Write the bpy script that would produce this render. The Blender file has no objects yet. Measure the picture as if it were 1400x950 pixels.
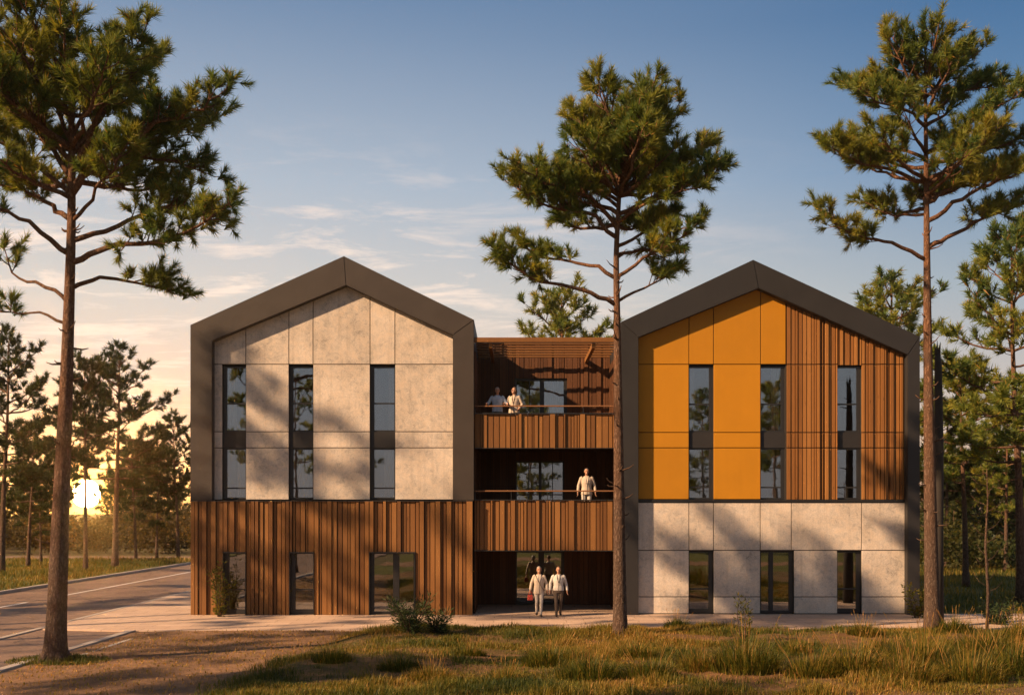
import bpy, bmesh, math, random
import numpy as np
from mathutils import Vector, Matrix

scene = bpy.context.scene
COL = scene.collection
R = math.radians
random.seed(7)
RNG = np.random.default_rng(11)

# ------------------------------------------------------------------ camera
CAM_H, FOC = 3.65, 1400.0          # eye height (m); focal length in photo pixels
cam_d = bpy.data.cameras.new('camera')
cam = bpy.data.objects.new('camera', cam_d)
COL.objects.link(cam)
cam.location = (0, 0, CAM_H)
cam.rotation_euler = (R(90), 0, 0)
cam_d.sensor_width = 36.0
cam_d.lens = 36.0
cam_d.shift_y = 225.0 / 1400.0
cam_d.clip_start = 0.1
cam_d.clip_end = 3000
scene.camera = cam

# ------------------------------------------------------------------ exposure
scene.view_settings.view_transform = 'Standard'
scene.view_settings.look = 'None'
scene.view_settings.gamma = 1.0
scene.view_settings.use_curve_mapping = False
scene.view_settings.exposure = 1.1
scene.cycles.use_denoising = True
scene.cycles.max_bounces = 8
scene.cycles.diffuse_bounces = 3
scene.cycles.transparent_max_bounces = 12
scene.cycles.sample_clamp_indirect = 6.0
scene.cycles.volume_bounces = 0
scene.cycles.volume_step_rate = 4.0

# ------------------------------------------------------------------ sun
SUN_AZ, SUN_EL = 27.0, 30.0        # degrees in front of the facade plane, and height
sun_d = bpy.data.lights.new('sun', 'SUN')
sun_d.energy = 5.0
sun_d.angle = R(1.1)
sun_d.color = (1.0, 0.63, 0.35)
sun = bpy.data.objects.new('sun', sun_d)
COL.objects.link(sun)
_s = Vector((-math.cos(R(SUN_AZ)) * math.cos(R(SUN_EL)), -math.sin(R(SUN_AZ)) * math.cos(R(SUN_EL)), math.sin(R(SUN_EL))))
sun.rotation_euler = _s.to_track_quat('Z', 'Y').to_euler()

# ------------------------------------------------------------------ sky
GLOW_DIR = Vector((-0.4157, 1.0, 0.018)).normalized()      # where the low sun shows between the pines
world = bpy.data.worlds.new('World')
scene.world = world
world.use_nodes = True
wn, wl = world.node_tree.nodes, world.node_tree.links
wn.clear()


def N(tree, kind, **kw):
    n = tree.nodes.new(kind)
    for k, v in kw.items():
        if k.startswith('_'):
            setattr(n, k[1:], v)
        else:
            n.inputs[k.replace('__', ' ')].default_value = v
    return n


class G:
    """short node-graph writer"""
    def __init__(self, tree):
        self.t = tree

    def n(self, kind, props=None, **ins):
        nd = self.t.nodes.new(kind)
        for k, v in (props or {}).items():
            setattr(nd, k, v)
        for k, v in ins.items():
            key = int(k[1:]) if k[0] == 'i' and k[1:].isdigit() else k.replace('_', ' ')
            sock = nd.inputs[key]
            if hasattr(v, 'is_output'):
                self.t.links.new(v, sock)
            else:
                sock.default_value = v
        return nd

    def math(self, op, a, b=0.0, c=0.0, clamp=False):
        return self.n('ShaderNodeMath', {'operation': op, 'use_clamp': clamp}, i0=a, i1=b, i2=c).outputs[0]

    def vmath(self, op, a, b=(0, 0, 0)):
        nd = self.n('ShaderNodeVectorMath', {'operation': op}, i0=a, i1=b)
        return nd.outputs['Value'] if op in ('DOT_PRODUCT', 'LENGTH') else nd.outputs[0]

    def noise(self, vec, scale, detail=4.0, rough=0.55, dist=0.0, out='Fac'):
        return self.n('ShaderNodeTexNoise', Vector=vec, Scale=scale, Detail=detail, Roughness=rough, Distortion=dist).outputs[out]

    def ramp(self, fac, stops, interp='LINEAR'):
        nd = self.n('ShaderNodeValToRGB', Fac=fac)
        cr = nd.color_ramp
        cr.interpolation = interp
        while len(cr.elements) < len(stops):
            cr.elements.new(0.5)
        for e, (p, c) in zip(cr.elements, stops):
            e.position = p
            e.color = (c[0], c[1], c[2], 1) if not isinstance(c, (int, float)) else (c, c, c, 1)
        return nd.outputs['Color']

    def mix(self, fac, a, b, blend='MIX'):
        nd = self.t.nodes.new('ShaderNodeMix')
        nd.data_type = 'RGBA'
        nd.blend_type = blend
        for sock, v in ((nd.inputs[0], fac), (nd.inputs[6], a), (nd.inputs[7], b)):
            if hasattr(v, 'is_output'):
                self.t.links.new(v, sock)
            elif sock.type == 'RGBA':
                sock.default_value = (v[0], v[1], v[2], 1)
            else:
                sock.default_value = v
        return nd.outputs[2]

    def mapping(self, vec, scale=(1, 1, 1), loc=(0, 0, 0), rot=(0, 0, 0)):
        return self.n('ShaderNodeMapping', Vector=vec, Scale=scale, Location=loc, Rotation=rot).outputs[0]


g = G(world.node_tree)
w_dir = g.n('ShaderNodeTexCoord').outputs['Generated']
sky = g.n('ShaderNodeTexSky', {'sky_type': 'NISHITA', 'sun_disc': False})
sky.sun_elevation = R(7.0)
sky.sun_rotation = R(-22.6)          # the low sun of the picture stands left behind the trees
sky.altitude = 50
sky.air_density = 1.1
sky.dust_density = 0.6
sky.ozone_density = 2.0
w_sep = g.n('ShaderNodeSeparateXYZ', Vector=w_dir)
w_up = g.math('MAXIMUM', w_sep.outputs[2], 0.0)
w_sun = g.math('MAXIMUM', g.vmath('DOT_PRODUCT', w_dir, tuple(GLOW_DIR)), 0.0)
# thin high clouds on a flat layer overhead
w_den = g.math('ADD', w_up, 0.05)
w_px = g.math('DIVIDE', w_sep.outputs[0], w_den)
w_py = g.math('DIVIDE', w_sep.outputs[1], w_den)
w_pl = g.n('ShaderNodeCombineXYZ', X=w_px, Y=w_py, Z=0.0).outputs[0]
w_c1 = g.noise(g.mapping(w_pl, scale=(1.7, 3.2, 1), loc=(2.9, 0.7, 0), rot=(0, 0, R(-20))), 1.0, 10.0, 0.68, 0.5)
w_c2 = g.noise(g.mapping(w_pl, scale=(0.22, 0.34, 1), loc=(5.1, 1.7, 0)), 1.0, 2.0, 0.5)
w_cl = g.math('MULTIPLY', g.ramp(w_c1, [(0.50, 0), (0.64, 1)]), g.ramp(w_c2, [(0.38, 0.10), (0.52, 1)]))
w_low = g.math('MULTIPLY', g.ramp(w_up, [(0.0, 0.35), (0.05, 1.0), (0.22, 1.0), (0.29, 0.4), (0.36, 0.0)]),
               g.ramp(w_sun, [(0.70, 0.0), (0.86, 0.4), (0.94, 1.0)]))
w_cl = g.math('MULTIPLY', g.math('MULTIPLY', w_cl, w_low), 0.8)
w_a = g.ramp(w_up, [(0.0, (0.96, 0.50, 0.17)), (0.05, (0.90, 0.57, 0.34)), (0.12, (0.77, 0.61, 0.50)), (0.20, (0.63, 0.60, 0.57)),
                    (0.30, (0.42, 0.49, 0.58)), (0.45, (0.16, 0.255, 0.41)), (0.52, (0.16, 0.24, 0.38)), (1.0, (0.15, 0.20, 0.30))])
w_b = g.ramp(w_up, [(0.0, (0.72, 0.47, 0.33)), (0.04, (0.76, 0.54, 0.40)), (0.10, (0.60, 0.53, 0.49)), (0.20, (0.34, 0.42, 0.49)),
                    (0.30, (0.14, 0.265, 0.44)), (0.42, (0.062, 0.16, 0.33)), (0.50, (0.10, 0.18, 0.32)), (1.0, (0.15, 0.20, 0.30))])  # zenith above the view is brightened too, as shadow fill
w_t = g.n('ShaderNodeMapRange', {'interpolation_type': 'SMOOTHSTEP'}, Value=w_sun, From_Min=0.58, From_Max=0.97).outputs[0]
# unseen half of the sky behind the viewer, brightened to fill the shadows
w_c = g.ramp(w_up, [(0.0, (0.38, 0.36, 0.38)), (0.15, (0.36, 0.38, 0.42)), (0.45, (0.22, 0.28, 0.37)), (1.0, (0.15, 0.20, 0.30))])
w_bk = g.n('ShaderNodeMapRange', {'interpolation_type': 'SMOOTHSTEP'}, Value=w_sep.outputs[1], From_Min=0.35, From_Max=-0.25).outputs[0]
w_grad = g.mix(1.0, g.mix(w_bk, g.mix(w_t, w_b, w_a), w_c), (10.0, 10.0, 10.0), 'MULTIPLY')
w_base = g.mix(0.94, sky.outputs['Color'], w_grad)
w_col = g.mix(w_cl, w_base, (11.2, 8.7, 7.1))
w_om = g.math('SUBTRACT', 1.0, w_sun)
w_g1 = g.math('MULTIPLY', g.math('EXPONENT', g.math('MULTIPLY', w_om, -380.0)), 1.0)
w_g2 = g.math('EXPONENT', g.math('MULTIPLY', w_om, -6500.0))
w_dsc = g.n('ShaderNodeMapRange', {'interpolation_type': 'SMOOTHSTEP'}, Value=w_om, From_Min=0.00008, From_Max=0.00003).outputs[0]


def w_tint(f, c):
    return g.mix(1.0, g.n('ShaderNodeCombineXYZ', X=f, Y=f, Z=f).outputs[0], c, 'MULTIPLY')


w_col = g.mix(1.0, w_col, w_tint(w_g1, (11.0, 3.8, 0.1)), 'ADD')
w_col = g.mix(1.0, w_col, w_tint(w_g2, (34.0, 13.0, 1.6)), 'ADD')
w_col = g.mix(1.0, w_col, w_tint(w_dsc, (36000.0, 20000.0, 7000.0)), 'ADD')
w_bg = g.n('ShaderNodeBackground', Color=w_col, Strength=0.05)
w_out = g.n('ShaderNodeOutputWorld')
wl.new(w_bg.outputs[0], w_out.inputs['Surface'])

# ------------------------------------------------------------------ helpers
def FX(px, Y):
    return (px - 700.0) * Y / FOC


def FZ(py, Y):
    return CAM_H - (py - 700.0) * Y / FOC


def ground_Y(py):
    return CAM_H * FOC / (py - 700.0)


class MB:
    """collects polygons; build() links them as ONE mesh object"""
    def __init__(self):
        self.v, self.f, self.r = [], [], []

    def add(self, vs, fs, rnd=0.5):
        o = len(self.v)
        self.v += [tuple(p) for p in vs]
        self.f += [tuple(i + o for i in f) for f in fs]
        self.r += [rnd] * len(fs)

    def box(self, x0, x1, y0, y1, z0, z1, rnd=0.5):
        if x1 - x0 < 1e-5 or y1 - y0 < 1e-5 or z1 - z0 < 1e-5:
            return
        self.add([(x0, y0, z0), (x1, y0, z0), (x1, y1, z0), (x0, y1, z0), (x0, y0, z1), (x1, y0, z1), (x1, y1, z1), (x0, y1, z1)],
                 [(0, 3, 2, 1), (4, 5, 6, 7), (0, 1, 5, 4), (1, 2, 6, 5), (2, 3, 7, 6), (3, 0, 4, 7)], rnd)

    def prism(self, poly, y0, y1, rnd=0.5):
        """poly: (x, z) outline, extruded from y0 (front) to y1"""
        n = len(poly)
        a = sum(poly[i][0] * poly[(i + 1) % n][1] - poly[(i + 1) % n][0] * poly[i][1] for i in range(n))
        if a < 0:
            poly = poly[::-1]
        vs = [(x, y0, z) for x, z in poly] + [(x, y1, z) for x, z in poly]
        fs = [tuple(range(n)), tuple(range(2 * n - 1, n - 1, -1))]
        fs += [(i + n, (i + 1) % n + n, (i + 1) % n, i) for i in range(n)]
        self.add(vs, fs, rnd)

    def tube(self, pts, rad, n=8, rnd=0.5, cap=True, squash=None):
        pts = [Vector(p) for p in pts]
        if not hasattr(rad, '__len__'):
            rad = [rad] * len(pts)
        rings = []
        up = Vector((0.13, 0.07, 1)).normalized()
        u = None
        for i, p in enumerate(pts):
            d = (pts[min(i + 1, len(pts) - 1)] - pts[max(i - 1, 0)]).normalized()
            if u is None:
                u = d.cross(up)
                if u.length < 0.05:
                    u = d.cross(Vector((1, 0, 0)))
            u = (u - d * u.dot(d)).normalized()
            w = d.cross(u)
            rx = ry = rad[i]
            if isinstance(rad[i], (tuple, list)):
                rx, ry = rad[i]
            rings.append([p + u * (math.cos(2 * math.pi * k / n) * rx) + w * (math.sin(2 * math.pi * k / n) * ry) for k in range(n)])
        vs = [q for r in rings for q in r]
        fs = []
        for i in range(len(rings) - 1):
            for k in range(n):
                fs.append((i * n + k, i * n + (k + 1) % n, (i + 1) * n + (k + 1) % n, (i + 1) * n + k))
        if cap:
            fs.append(tuple(range(n - 1, -1, -1)))
            fs.append(tuple((len(rings) - 1) * n + k for k in range(n)))
        self.add(vs, fs, rnd)

    def loft(self, rings, n=14, rnd=0.5):
        """rings: (x, y, z, rx, ry) horizontal ellipses"""
        vs, fs = [], []
        for (x, y, z, rx, ry) in rings:
            vs += [(x + rx * math.cos(2 * math.pi * k / n), y + ry * math.sin(2 * math.pi * k / n), z) for k in range(n)]
        for i in range(len(rings) - 1):
            for k in range(n):
                q = (i * n + k, i * n + (k + 1) % n, (i + 1) * n + (k + 1) % n, (i + 1) * n + k)
                fs.append(q if rings[i + 1][2] > rings[i][2] else q[::-1])
        bot, top = tuple(range(n - 1, -1, -1)), tuple((len(rings) - 1) * n + k for k in range(n))
        if rings[-1][2] < rings[0][2]:
            bot, top = bot[::-1], top[::-1]
        fs += [bot, top]
        self.add(vs, fs, rnd)

    def ball(self, c, r, nu=12, nv=8, rnd=0.5):
        c = Vector(c)
        rx, ry, rz = r if hasattr(r, '__len__') else (r, r, r)
        vs = [c + Vector((0, 0, -rz))]
        for j in range(1, nv):
            t = -math.pi / 2 + math.pi * j / nv
            vs += [c + Vector((rx * math.cos(t) * math.cos(2 * math.pi * k / nu), ry * math.cos(t) * math.sin(2 * math.pi * k / nu), rz * math.sin(t))) for k in range(nu)]
        vs.append(c + Vector((0, 0, rz)))
        fs = [(0, 1 + (k + 1) % nu, 1 + k) for k in range(nu)]
        for j in range(nv - 2):
            for k in range(nu):
                a = 1 + j * nu
                fs.append((a + k, a + (k + 1) % nu, a + nu + (k + 1) % nu, a + nu + k))
        L = len(vs) - 1
        a = 1 + (nv - 2) * nu
        fs += [(a + k, a + (k + 1) % nu, L) for k in range(nu)]
        self.add(vs, fs, rnd)

    def mesh(self, name, off=(0, 0, 0)):
        me = bpy.data.meshes.new(name)
        me.from_pydata([(x - off[0], y - off[1], z - off[2]) for x, y, z in self.v], [], self.f)
        at = me.attributes.new('rnd', 'FLOAT', 'FACE')
        at.data.foreach_set('value', self.r)
        me.update()
        return me

    def build(self, name, mat, parent=None, smooth=False, root=None, bevel=0.0):
        """root: the top-level thing whose origin all its parts share"""
        rt = root if root is not None else parent
        off = tuple(rt.location) if rt is not None else (0, 0, 0)
        me = self.mesh(name, off)
        return link(name, me, mat, parent, smooth, bevel)


def link(name, me, mat, parent=None, smooth=False, bevel=0.0):
    if mat is not None:
        me.materials.append(mat)
    if smooth:
        me.polygons.foreach_set('use_smooth', [True] * len(me.polygons))
    o = bpy.data.objects.new(name, me)
    COL.objects.link(o)
    if parent is not None:
        o.parent = parent
    if bevel:
        m = o.modifiers.new('bevel', 'BEVEL')
        m.width = bevel
        m.segments = 1
        m.limit_method = 'ANGLE'
    return o


def np_mesh(name, verts, tris, rnd=None):
    """fast mesh from numpy triangles (n, 3)"""
    me = bpy.data.meshes.new(name)
    nv, nf = len(verts), len(tris)
    me.vertices.add(nv)
    me.vertices.foreach_set('co', np.asarray(verts, np.float32).ravel())
    me.loops.add(nf * 3)
    me.loops.foreach_set('vertex_index', np.asarray(tris, np.int32).ravel())
    me.polygons.add(nf)
    me.polygons.foreach_set('loop_start', np.arange(nf, dtype=np.int32) * 3)
    if rnd is not None:
        at = me.attributes.new('rnd', 'FLOAT', 'FACE')
        at.data.foreach_set('value', np.asarray(rnd, np.float32))
    me.update(calc_edges=True)
    return me


def tag(o, label=None, cat=None, group=None, kind=None):
    if label:
        o['label'] = label
    if cat:
        o['category'] = cat
    if group:
        o['group'] = group
    if kind:
        o['kind'] = kind
    return o


def thing(name, label, cat, loc=(0, 0, 0), rz=0.0, group=None):
    o = bpy.data.objects.new(name, None)
    o.empty_display_size = 0.3
    COL.objects.link(o)
    o.location = loc
    o.rotation_euler = (0, 0, rz)
    return tag(o, label, cat, group)


def dup(root, loc, rz=0.0, sc=1.0, label=None, group=None):
    r = root.copy()
    COL.objects.link(r)
    r.location = loc
    r.rotation_euler = (0, 0, rz)
    r.scale = (sc, sc, sc) if not hasattr(sc, '__len__') else sc
    if label:
        r['label'] = label
    if group:
        r['group'] = group
    for ch in list(root.children):
        c = ch.copy()
        COL.objects.link(c)
        c.parent = r
    return r


def vnoise(x, y, seed=0):
    """smooth value noise on numpy arrays, 0..1"""
    xi, yi = np.floor(x).astype(np.int64), np.floor(y).astype(np.int64)
    xf, yf = x - xi, y - yi

    def h(a, b):
        n = (a * 374761393 + b * 668265263 + seed * 974634777) & 0x7fffffff
        n = ((n ^ (n >> 13)) * 1274126177) & 0x7fffffff
        return ((n ^ (n >> 16)) & 0xffff) / 65535.0
    u, v = xf * xf * (3 - 2 * xf), yf * yf * (3 - 2 * yf)
    return (h(xi, yi) * (1 - u) + h(xi + 1, yi) * u) * (1 - v) + (h(xi, yi + 1) * (1 - u) + h(xi + 1, yi + 1) * u) * v


# ------------------------------------------------------------------ materials
def new_mat(name):
    m = bpy.data.materials.new(name)
    m.use_nodes = True
    m.node_tree.nodes.clear()
    q = G(m.node_tree)
    return m, q


def finish(m, q, color, rough=0.6, bump=None, bump_d=0.02, metal=0.0, spec=0.5, coat=None):
    b = q.n('ShaderNodeBsdfPrincipled')
    for key, v in (('Base Color', color), ('Roughness', rough), ('Metallic', metal), ('Specular IOR Level', spec)):
        if hasattr(v, 'is_output'):
            q.t.links.new(v, b.inputs[key])
        elif key == 'Base Color':
            b.inputs[key].default_value = (v[0], v[1], v[2], 1)
        else:
            b.inputs[key].default_value = v
    if bump is not None:
        bn = q.n('ShaderNodeBump', Height=bump, Strength=1.0, Distance=bump_d)
        q.t.links.new(bn.outputs[0], b.inputs['Normal'])
    o = q.n('ShaderNodeOutputMaterial')
    q.t.links.new(b.outputs[0], o.inputs['Surface'])
    return m


def obj_co(q):
    return q.n('ShaderNodeTexCoord').outputs['Object']


def geo_pos(q):
    return q.n('ShaderNodeNewGeometry').outputs['Position']


def attr(q, name='rnd'):
    return q.n('ShaderNodeAttribute', {'attribute_name': name}).outputs['Fac']


def mat_plain(name, c, rough=0.5, metal=0.0, spec=0.5, var=0.12, scale=6.0, bump=0.0):
    m, q = new_mat(name)
    n = q.noise(obj_co(q), scale, 5.0, 0.6)
    f = q.math('ADD', q.math('MULTIPLY', n, 2 * var), 1.0 - var)
    col = q.mix(1.0, c, q.n('ShaderNodeCombineXYZ', X=f, Y=f, Z=f).outputs[0], 'MULTIPLY')
    return finish(m, q, col, q.math('ADD', q.math('MULTIPLY', n, 0.15), rough - 0.07), n if bump else None, bump, metal=metal, spec=spec)


def mat_wood(name, stops, rough=0.62):
    m, q = new_mat(name)
    co = obj_co(q)
    r = attr(q)
    off = q.n('ShaderNodeCombineXYZ', X=q.math('MULTIPLY', r, 31.0), Y=q.math('MULTIPLY', r, 17.0), Z=q.math('MULTIPLY', r, 57.0)).outputs[0]
    v = q.vmath('ADD', co, off)
    grain = q.noise(q.mapping(v, scale=(42, 42, 1.3)), 1.0, 5.0, 0.65, 0.6)
    fine = q.noise(q.mapping(v, scale=(120, 120, 4)), 1.0, 3.0, 0.6)
    blot = q.noise(q.mapping(v, scale=(2.0, 2.0, 0.6)), 1.0, 3.0, 0.6)
    knot = q.n('ShaderNodeTexVoronoi', {'feature': 'F1'}, Vector=q.mapping(v, scale=(5.0, 5.0, 1.1)), Scale=1.0).outputs['Distance']
    kn = q.ramp(knot, [(0.03, 1.0), (0.10, 0.0)])
    t = q.math('ADD', q.math('ADD', q.math('MULTIPLY', r, 0.40), 0.11), q.math('ADD', q.math('MULTIPLY', grain, 0.30), q.math('MULTIPLY', blot, 0.26)))
    t = q.math('SUBTRACT', t, q.math('MULTIPLY', kn, 0.30))
    col = q.ramp(q.math('SUBTRACT', t, 0.12), stops)
    dk = q.math('ADD', 0.78, q.math('MULTIPLY', fine, 0.42))
    col = q.mix(1.0, col, q.n('ShaderNodeCombineXYZ', X=dk, Y=dk, Z=dk).outputs[0], 'MULTIPLY')
    return finish(m, q, col, rough, q.math('ADD', grain, q.math('MULTIPLY', fine, 0.5)), 0.004, spec=0.3)


M = {}
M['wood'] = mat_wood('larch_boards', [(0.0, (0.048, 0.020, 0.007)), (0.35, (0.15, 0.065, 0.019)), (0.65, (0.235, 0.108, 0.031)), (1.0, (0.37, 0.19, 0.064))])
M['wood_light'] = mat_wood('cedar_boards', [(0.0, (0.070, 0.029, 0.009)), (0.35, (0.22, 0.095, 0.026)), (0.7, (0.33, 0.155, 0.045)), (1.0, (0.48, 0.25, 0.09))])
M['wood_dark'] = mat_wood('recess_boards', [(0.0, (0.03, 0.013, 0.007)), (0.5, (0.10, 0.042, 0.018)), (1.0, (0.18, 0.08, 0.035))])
M['metal'] = mat_plain('bronze_grey_cladding', (0.044, 0.036, 0.031), 0.5, 0.0, 0.4, 0.22, 1.3, 0.012)
M['metal_dark'] = mat_plain('anthracite_cladding', (0.022, 0.0215, 0.023), 0.5, 0.0, 0.4, 0.22, 1.3, 0.012)
M['frame'] = mat_plain('window_profile', (0.018, 0.018, 0.019), 0.4, 0.0, 0.5, 0.1)
M['backing'] = mat_plain('joint_black', (0.02, 0.018, 0.016), 0.8)
M['roof'] = mat_plain('roof_sheet', (0.05, 0.05, 0.052), 0.5, 0.3)
M['inner'] = mat_plain('room_plaster', (0.42, 0.36, 0.30), 0.8)
M['curtain'] = mat_plain('curtain_cloth', (0.62, 0.52, 0.42), 0.9, var=0.05)
M['rail'] = mat_wood('handrail_wood', [(0.0, (0.13, 0.06, 0.026)), (1.0, (0.25, 0.12, 0.055))])


def mat_concrete(name, c):
    m, q = new_mat(name)
    r = attr(q)
    off = q.n('ShaderNodeCombineXYZ', X=q.math('MULTIPLY', r, 23.0), Y=q.math('MULTIPLY', r, 41.0), Z=q.math('MULTIPLY', r, 77.0)).outputs[0]
    co = q.vmath('ADD', obj_co(q), off)
    big = q.noise(co, 0.8, 4.0, 0.6, 0.4)
    mid = q.noise(co, 4.5, 5.0, 0.68, 0.8)
    fin = q.noise(co, 26.0, 4.0, 0.7, 0.3)
    pit = q.n('ShaderNodeTexVoronoi', {'feature': 'F1'}, Vector=q.vmath('ADD', co, q.mapping(q.noise(co, 3.0, 2.0, out='Color'), scale=(0.3, 0.3, 0.3))), Scale=9.0).outputs
    pm = q.math('MULTIPLY', q.ramp(pit['Distance'], [(0.07, 1.0), (0.16, 0.0)]), q.ramp(q.n('ShaderNodeSeparateXYZ', Vector=pit['Color']).outputs[0], [(0.55, 0.0), (0.75, 1.0)]))
    f = q.math('ADD', q.math('MULTIPLY', big, 0.40), q.math('ADD', q.math('MULTIPLY', mid, 0.55), q.math('MULTIPLY', fin, 0.42)))
    f = q.math('ADD', q.math('MULTIPLY', q.math('SUBTRACT', f, 0.685), 2.6), 1.0)
    f = q.math('ADD', f, q.math('MULTIPLY', q.math('SUBTRACT', r, 0.5), 0.10))
    f = q.math('SUBTRACT', f, q.math('MULTIPLY', pm, 0.38))
    col = q.mix(1.0, c, q.n('ShaderNodeCombineXYZ', X=f, Y=f, Z=f).outputs[0], 'MULTIPLY')
    wm = q.ramp(mid, [(0.42, 0.0), (0.66, 0.45)])
    col = q.mix(wm, col, (c[0] * 0.86, c[1] * 0.70, c[2] * 0.52))
    run = q.noise(q.mapping(co, scale=(7.0, 7.0, 0.28)), 1.0, 4.0, 0.6)
    col = q.mix(q.ramp(run, [(0.52, 0.0), (0.74, 0.38)]), col, (c[0] * 0.55, c[1] * 0.52, c[2] * 0.48))
    h = q.math('SUBTRACT', q.math('ADD', q.math('MULTIPLY', mid, 0.6), q.math('MULTIPLY', fin, 0.5)), q.math('MULTIPLY', pm, 0.8))
    return finish(m, q, col, 0.85, h, 0.006, spec=0.25)


M['concrete'] = mat_concrete('board_concrete', (0.53, 0.485, 0.435))


def mat_ochre():
    m, q = new_mat('ochre_panel')
    co = obj_co(q)
    n = q.noise(co, 1.6, 5.0, 0.6)
    n2 = q.noise(co, 60.0, 2.0, 0.5)
    run = q.noise(q.mapping(co, scale=(8.0, 8.0, 0.25)), 1.0, 4.0, 0.6)
    f = q.math('ADD', 0.80, q.math('ADD', q.math('MULTIPLY', n, 0.20), q.math('MULTIPLY', n2, 0.06)))
    f = q.math('ADD', f, q.math('ADD', q.math('MULTIPLY', attr(q), 0.10), q.math('MULTIPLY', run, 0.08)))
    col = q.mix(1.0, (0.40, 0.178, 0.008), q.n('ShaderNodeCombineXYZ', X=f, Y=f, Z=f).outputs[0], 'MULTIPLY')
    return finish(m, q, col, 0.6, n2, 0.001, spec=0.3)


M['ochre'] = mat_ochre()


def mat_glass():
    m, q = new_mat('coated_glass')
    fr = q.n('ShaderNodeFresnel', IOR=1.5).outputs[0]
    fac = q.math('ADD', 0.20, q.math('MULTIPLY', fr, 0.9), clamp=True)
    wob = q.noise(obj_co(q), 1.3, 2.0, 0.5)
    bn = q.n('ShaderNodeBump', Height=wob, Strength=1.0, Distance=0.0012).outputs[0]
    gl = q.n('ShaderNodeBsdfGlossy', Color=(0.9, 0.93, 0.96, 1), Roughness=0.015, Normal=bn)
    tr = q.n('ShaderNodeBsdfTransparent', Color=(0.80, 0.81, 0.80, 1))
    mx = q.n('ShaderNodeMixShader', i0=fac, i1=tr.outputs[0], i2=gl.outputs[0])
    o = q.n('ShaderNodeOutputMaterial')
    q.t.links.new(mx.outputs[0], o.inputs['Surface'])
    return m


M['glass'] = mat_glass()


def mat_needles(name, stops, transl=0.35):
    m, q = new_mat(name)
    col = q.ramp(attr(q), stops)
    d = q.n('ShaderNodeBsdfPrincipled', Base_Color=col, Roughness=0.55)
    d.inputs['Specular IOR Level'].default_value = 0.25
    t = q.n('ShaderNodeBsdfTranslucent', Color=q.mix(1.0, col, (1.5, 1.35, 0.7), 'MULTIPLY'))
    mx = q.n('ShaderNodeMixShader', i0=transl, i1=d.outputs[0], i2=t.outputs[0])
    o = q.n('ShaderNodeOutputMaterial')
    q.t.links.new(mx.outputs[0], o.inputs['Surface'])
    return m


M['needle'] = mat_needles('pine_needles', [(0.0, (0.024, 0.054, 0.024)), (0.35, (0.080, 0.130, 0.028)), (0.70, (0.21, 0.220, 0.032)), (0.93, (0.33, 0.25, 0.040)), (1.0, (0.34, 0.14, 0.045))])
M['scrub'] = mat_needles('backlit_scrub', [(0.0, (0.026, 0.026, 0.009)), (0.6, (0.075, 0.055, 0.014)), (1.0, (0.17, 0.095, 0.022))], 0.5)  # darkened colour stands in for scrub seen against the low sun
M['needle_dark_shaded'] = mat_needles('dark_shaded_needles', [(0.0, (0.014, 0.028, 0.012)), (0.5, (0.034, 0.050, 0.014)), (1.0, (0.085, 0.070, 0.018))], 0.45)  # dark green with the backlit shade of the pines put into it
M['needle_far'] = mat_needles('far_needles', [(0.0, (0.026, 0.045, 0.014)), (0.6, (0.070, 0.082, 0.018)), (1.0, (0.15, 0.11, 0.024))])
M['leaf_gold'] = mat_needles('young_leaves', [(0.0, (0.045, 0.065, 0.014)), (0.6, (0.12, 0.12, 0.02)), (1.0, (0.24, 0.16, 0.03))], 0.45)
M['grass'] = mat_needles('grass_blades', [(0.0, (0.022, 0.040, 0.010)), (0.4, (0.075, 0.090, 0.012)), (0.7, (0.20, 0.145, 0.022)), (1.0, (0.40, 0.21, 0.065))], 0.35)
M['shrub'] = mat_needles('shrub_leaves', [(0.0, (0.018, 0.036, 0.016)), (0.7, (0.045, 0.070, 0.022)), (1.0, (0.09, 0.095, 0.025))], 0.25)


def mat_bark():
    m, q = new_mat('pine_bark')
    co = obj_co(q)
    wig = q.vmath('ADD', co, q.mapping(q.noise(co, 7.0, 4.0, 0.7, out='Color'), scale=(0.16, 0.16, 0.5)))
    v = q.mapping(wig, scale=(15, 15, 4.0))
    vo = q.n('ShaderNodeTexVoronoi', {'feature': 'DISTANCE_TO_EDGE', 'normalize': False}, Vector=v, Scale=1.0, Randomness=1.0).outputs['Distance']
    n = q.noise(q.mapping(co, scale=(1, 1, 0.45)), 18.0, 7.0, 0.72)
    n2 = q.noise(co, 2.2, 4.0, 0.6)
    pl = q.ramp(q.math('ADD', vo, q.math('MULTIPLY', q.math('SUBTRACT', n, 0.5), 0.5)), [(0.0, 0.0), (0.30, 1.0)])
    z = q.n('ShaderNodeSeparateXYZ', Vector=co).outputs[2]
    hi = q.n('ShaderNodeMapRange', Value=q.math('ADD', z, q.math('MULTIPLY', n2, 5.0)), From_Min=4.0, From_Max=12.5).outputs[0]
    lowc = q.mix(n, (0.060, 0.042, 0.033), (0.20, 0.135, 0.10))
    higc = q.mix(n, (0.12, 0.060, 0.033), (0.34, 0.18, 0.10))
    col = q.mix(hi, lowc, higc)
    col = q.mix(q.ramp(n2, [(0.4, 0.0), (0.7, 0.5)]), col, q.mix(n, (0.07, 0.062, 0.055), (0.19, 0.165, 0.145)))
    col = q.mix(pl, q.mix(1.0, col, (0.55, 0.50, 0.47), 'MULTIPLY'), col)
    return finish(m, q, col, 0.9, q.math('ADD', q.math('MULTIPLY', pl, 0.7), n), 0.03, spec=0.15)


M['bark'] = mat_bark()


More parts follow.
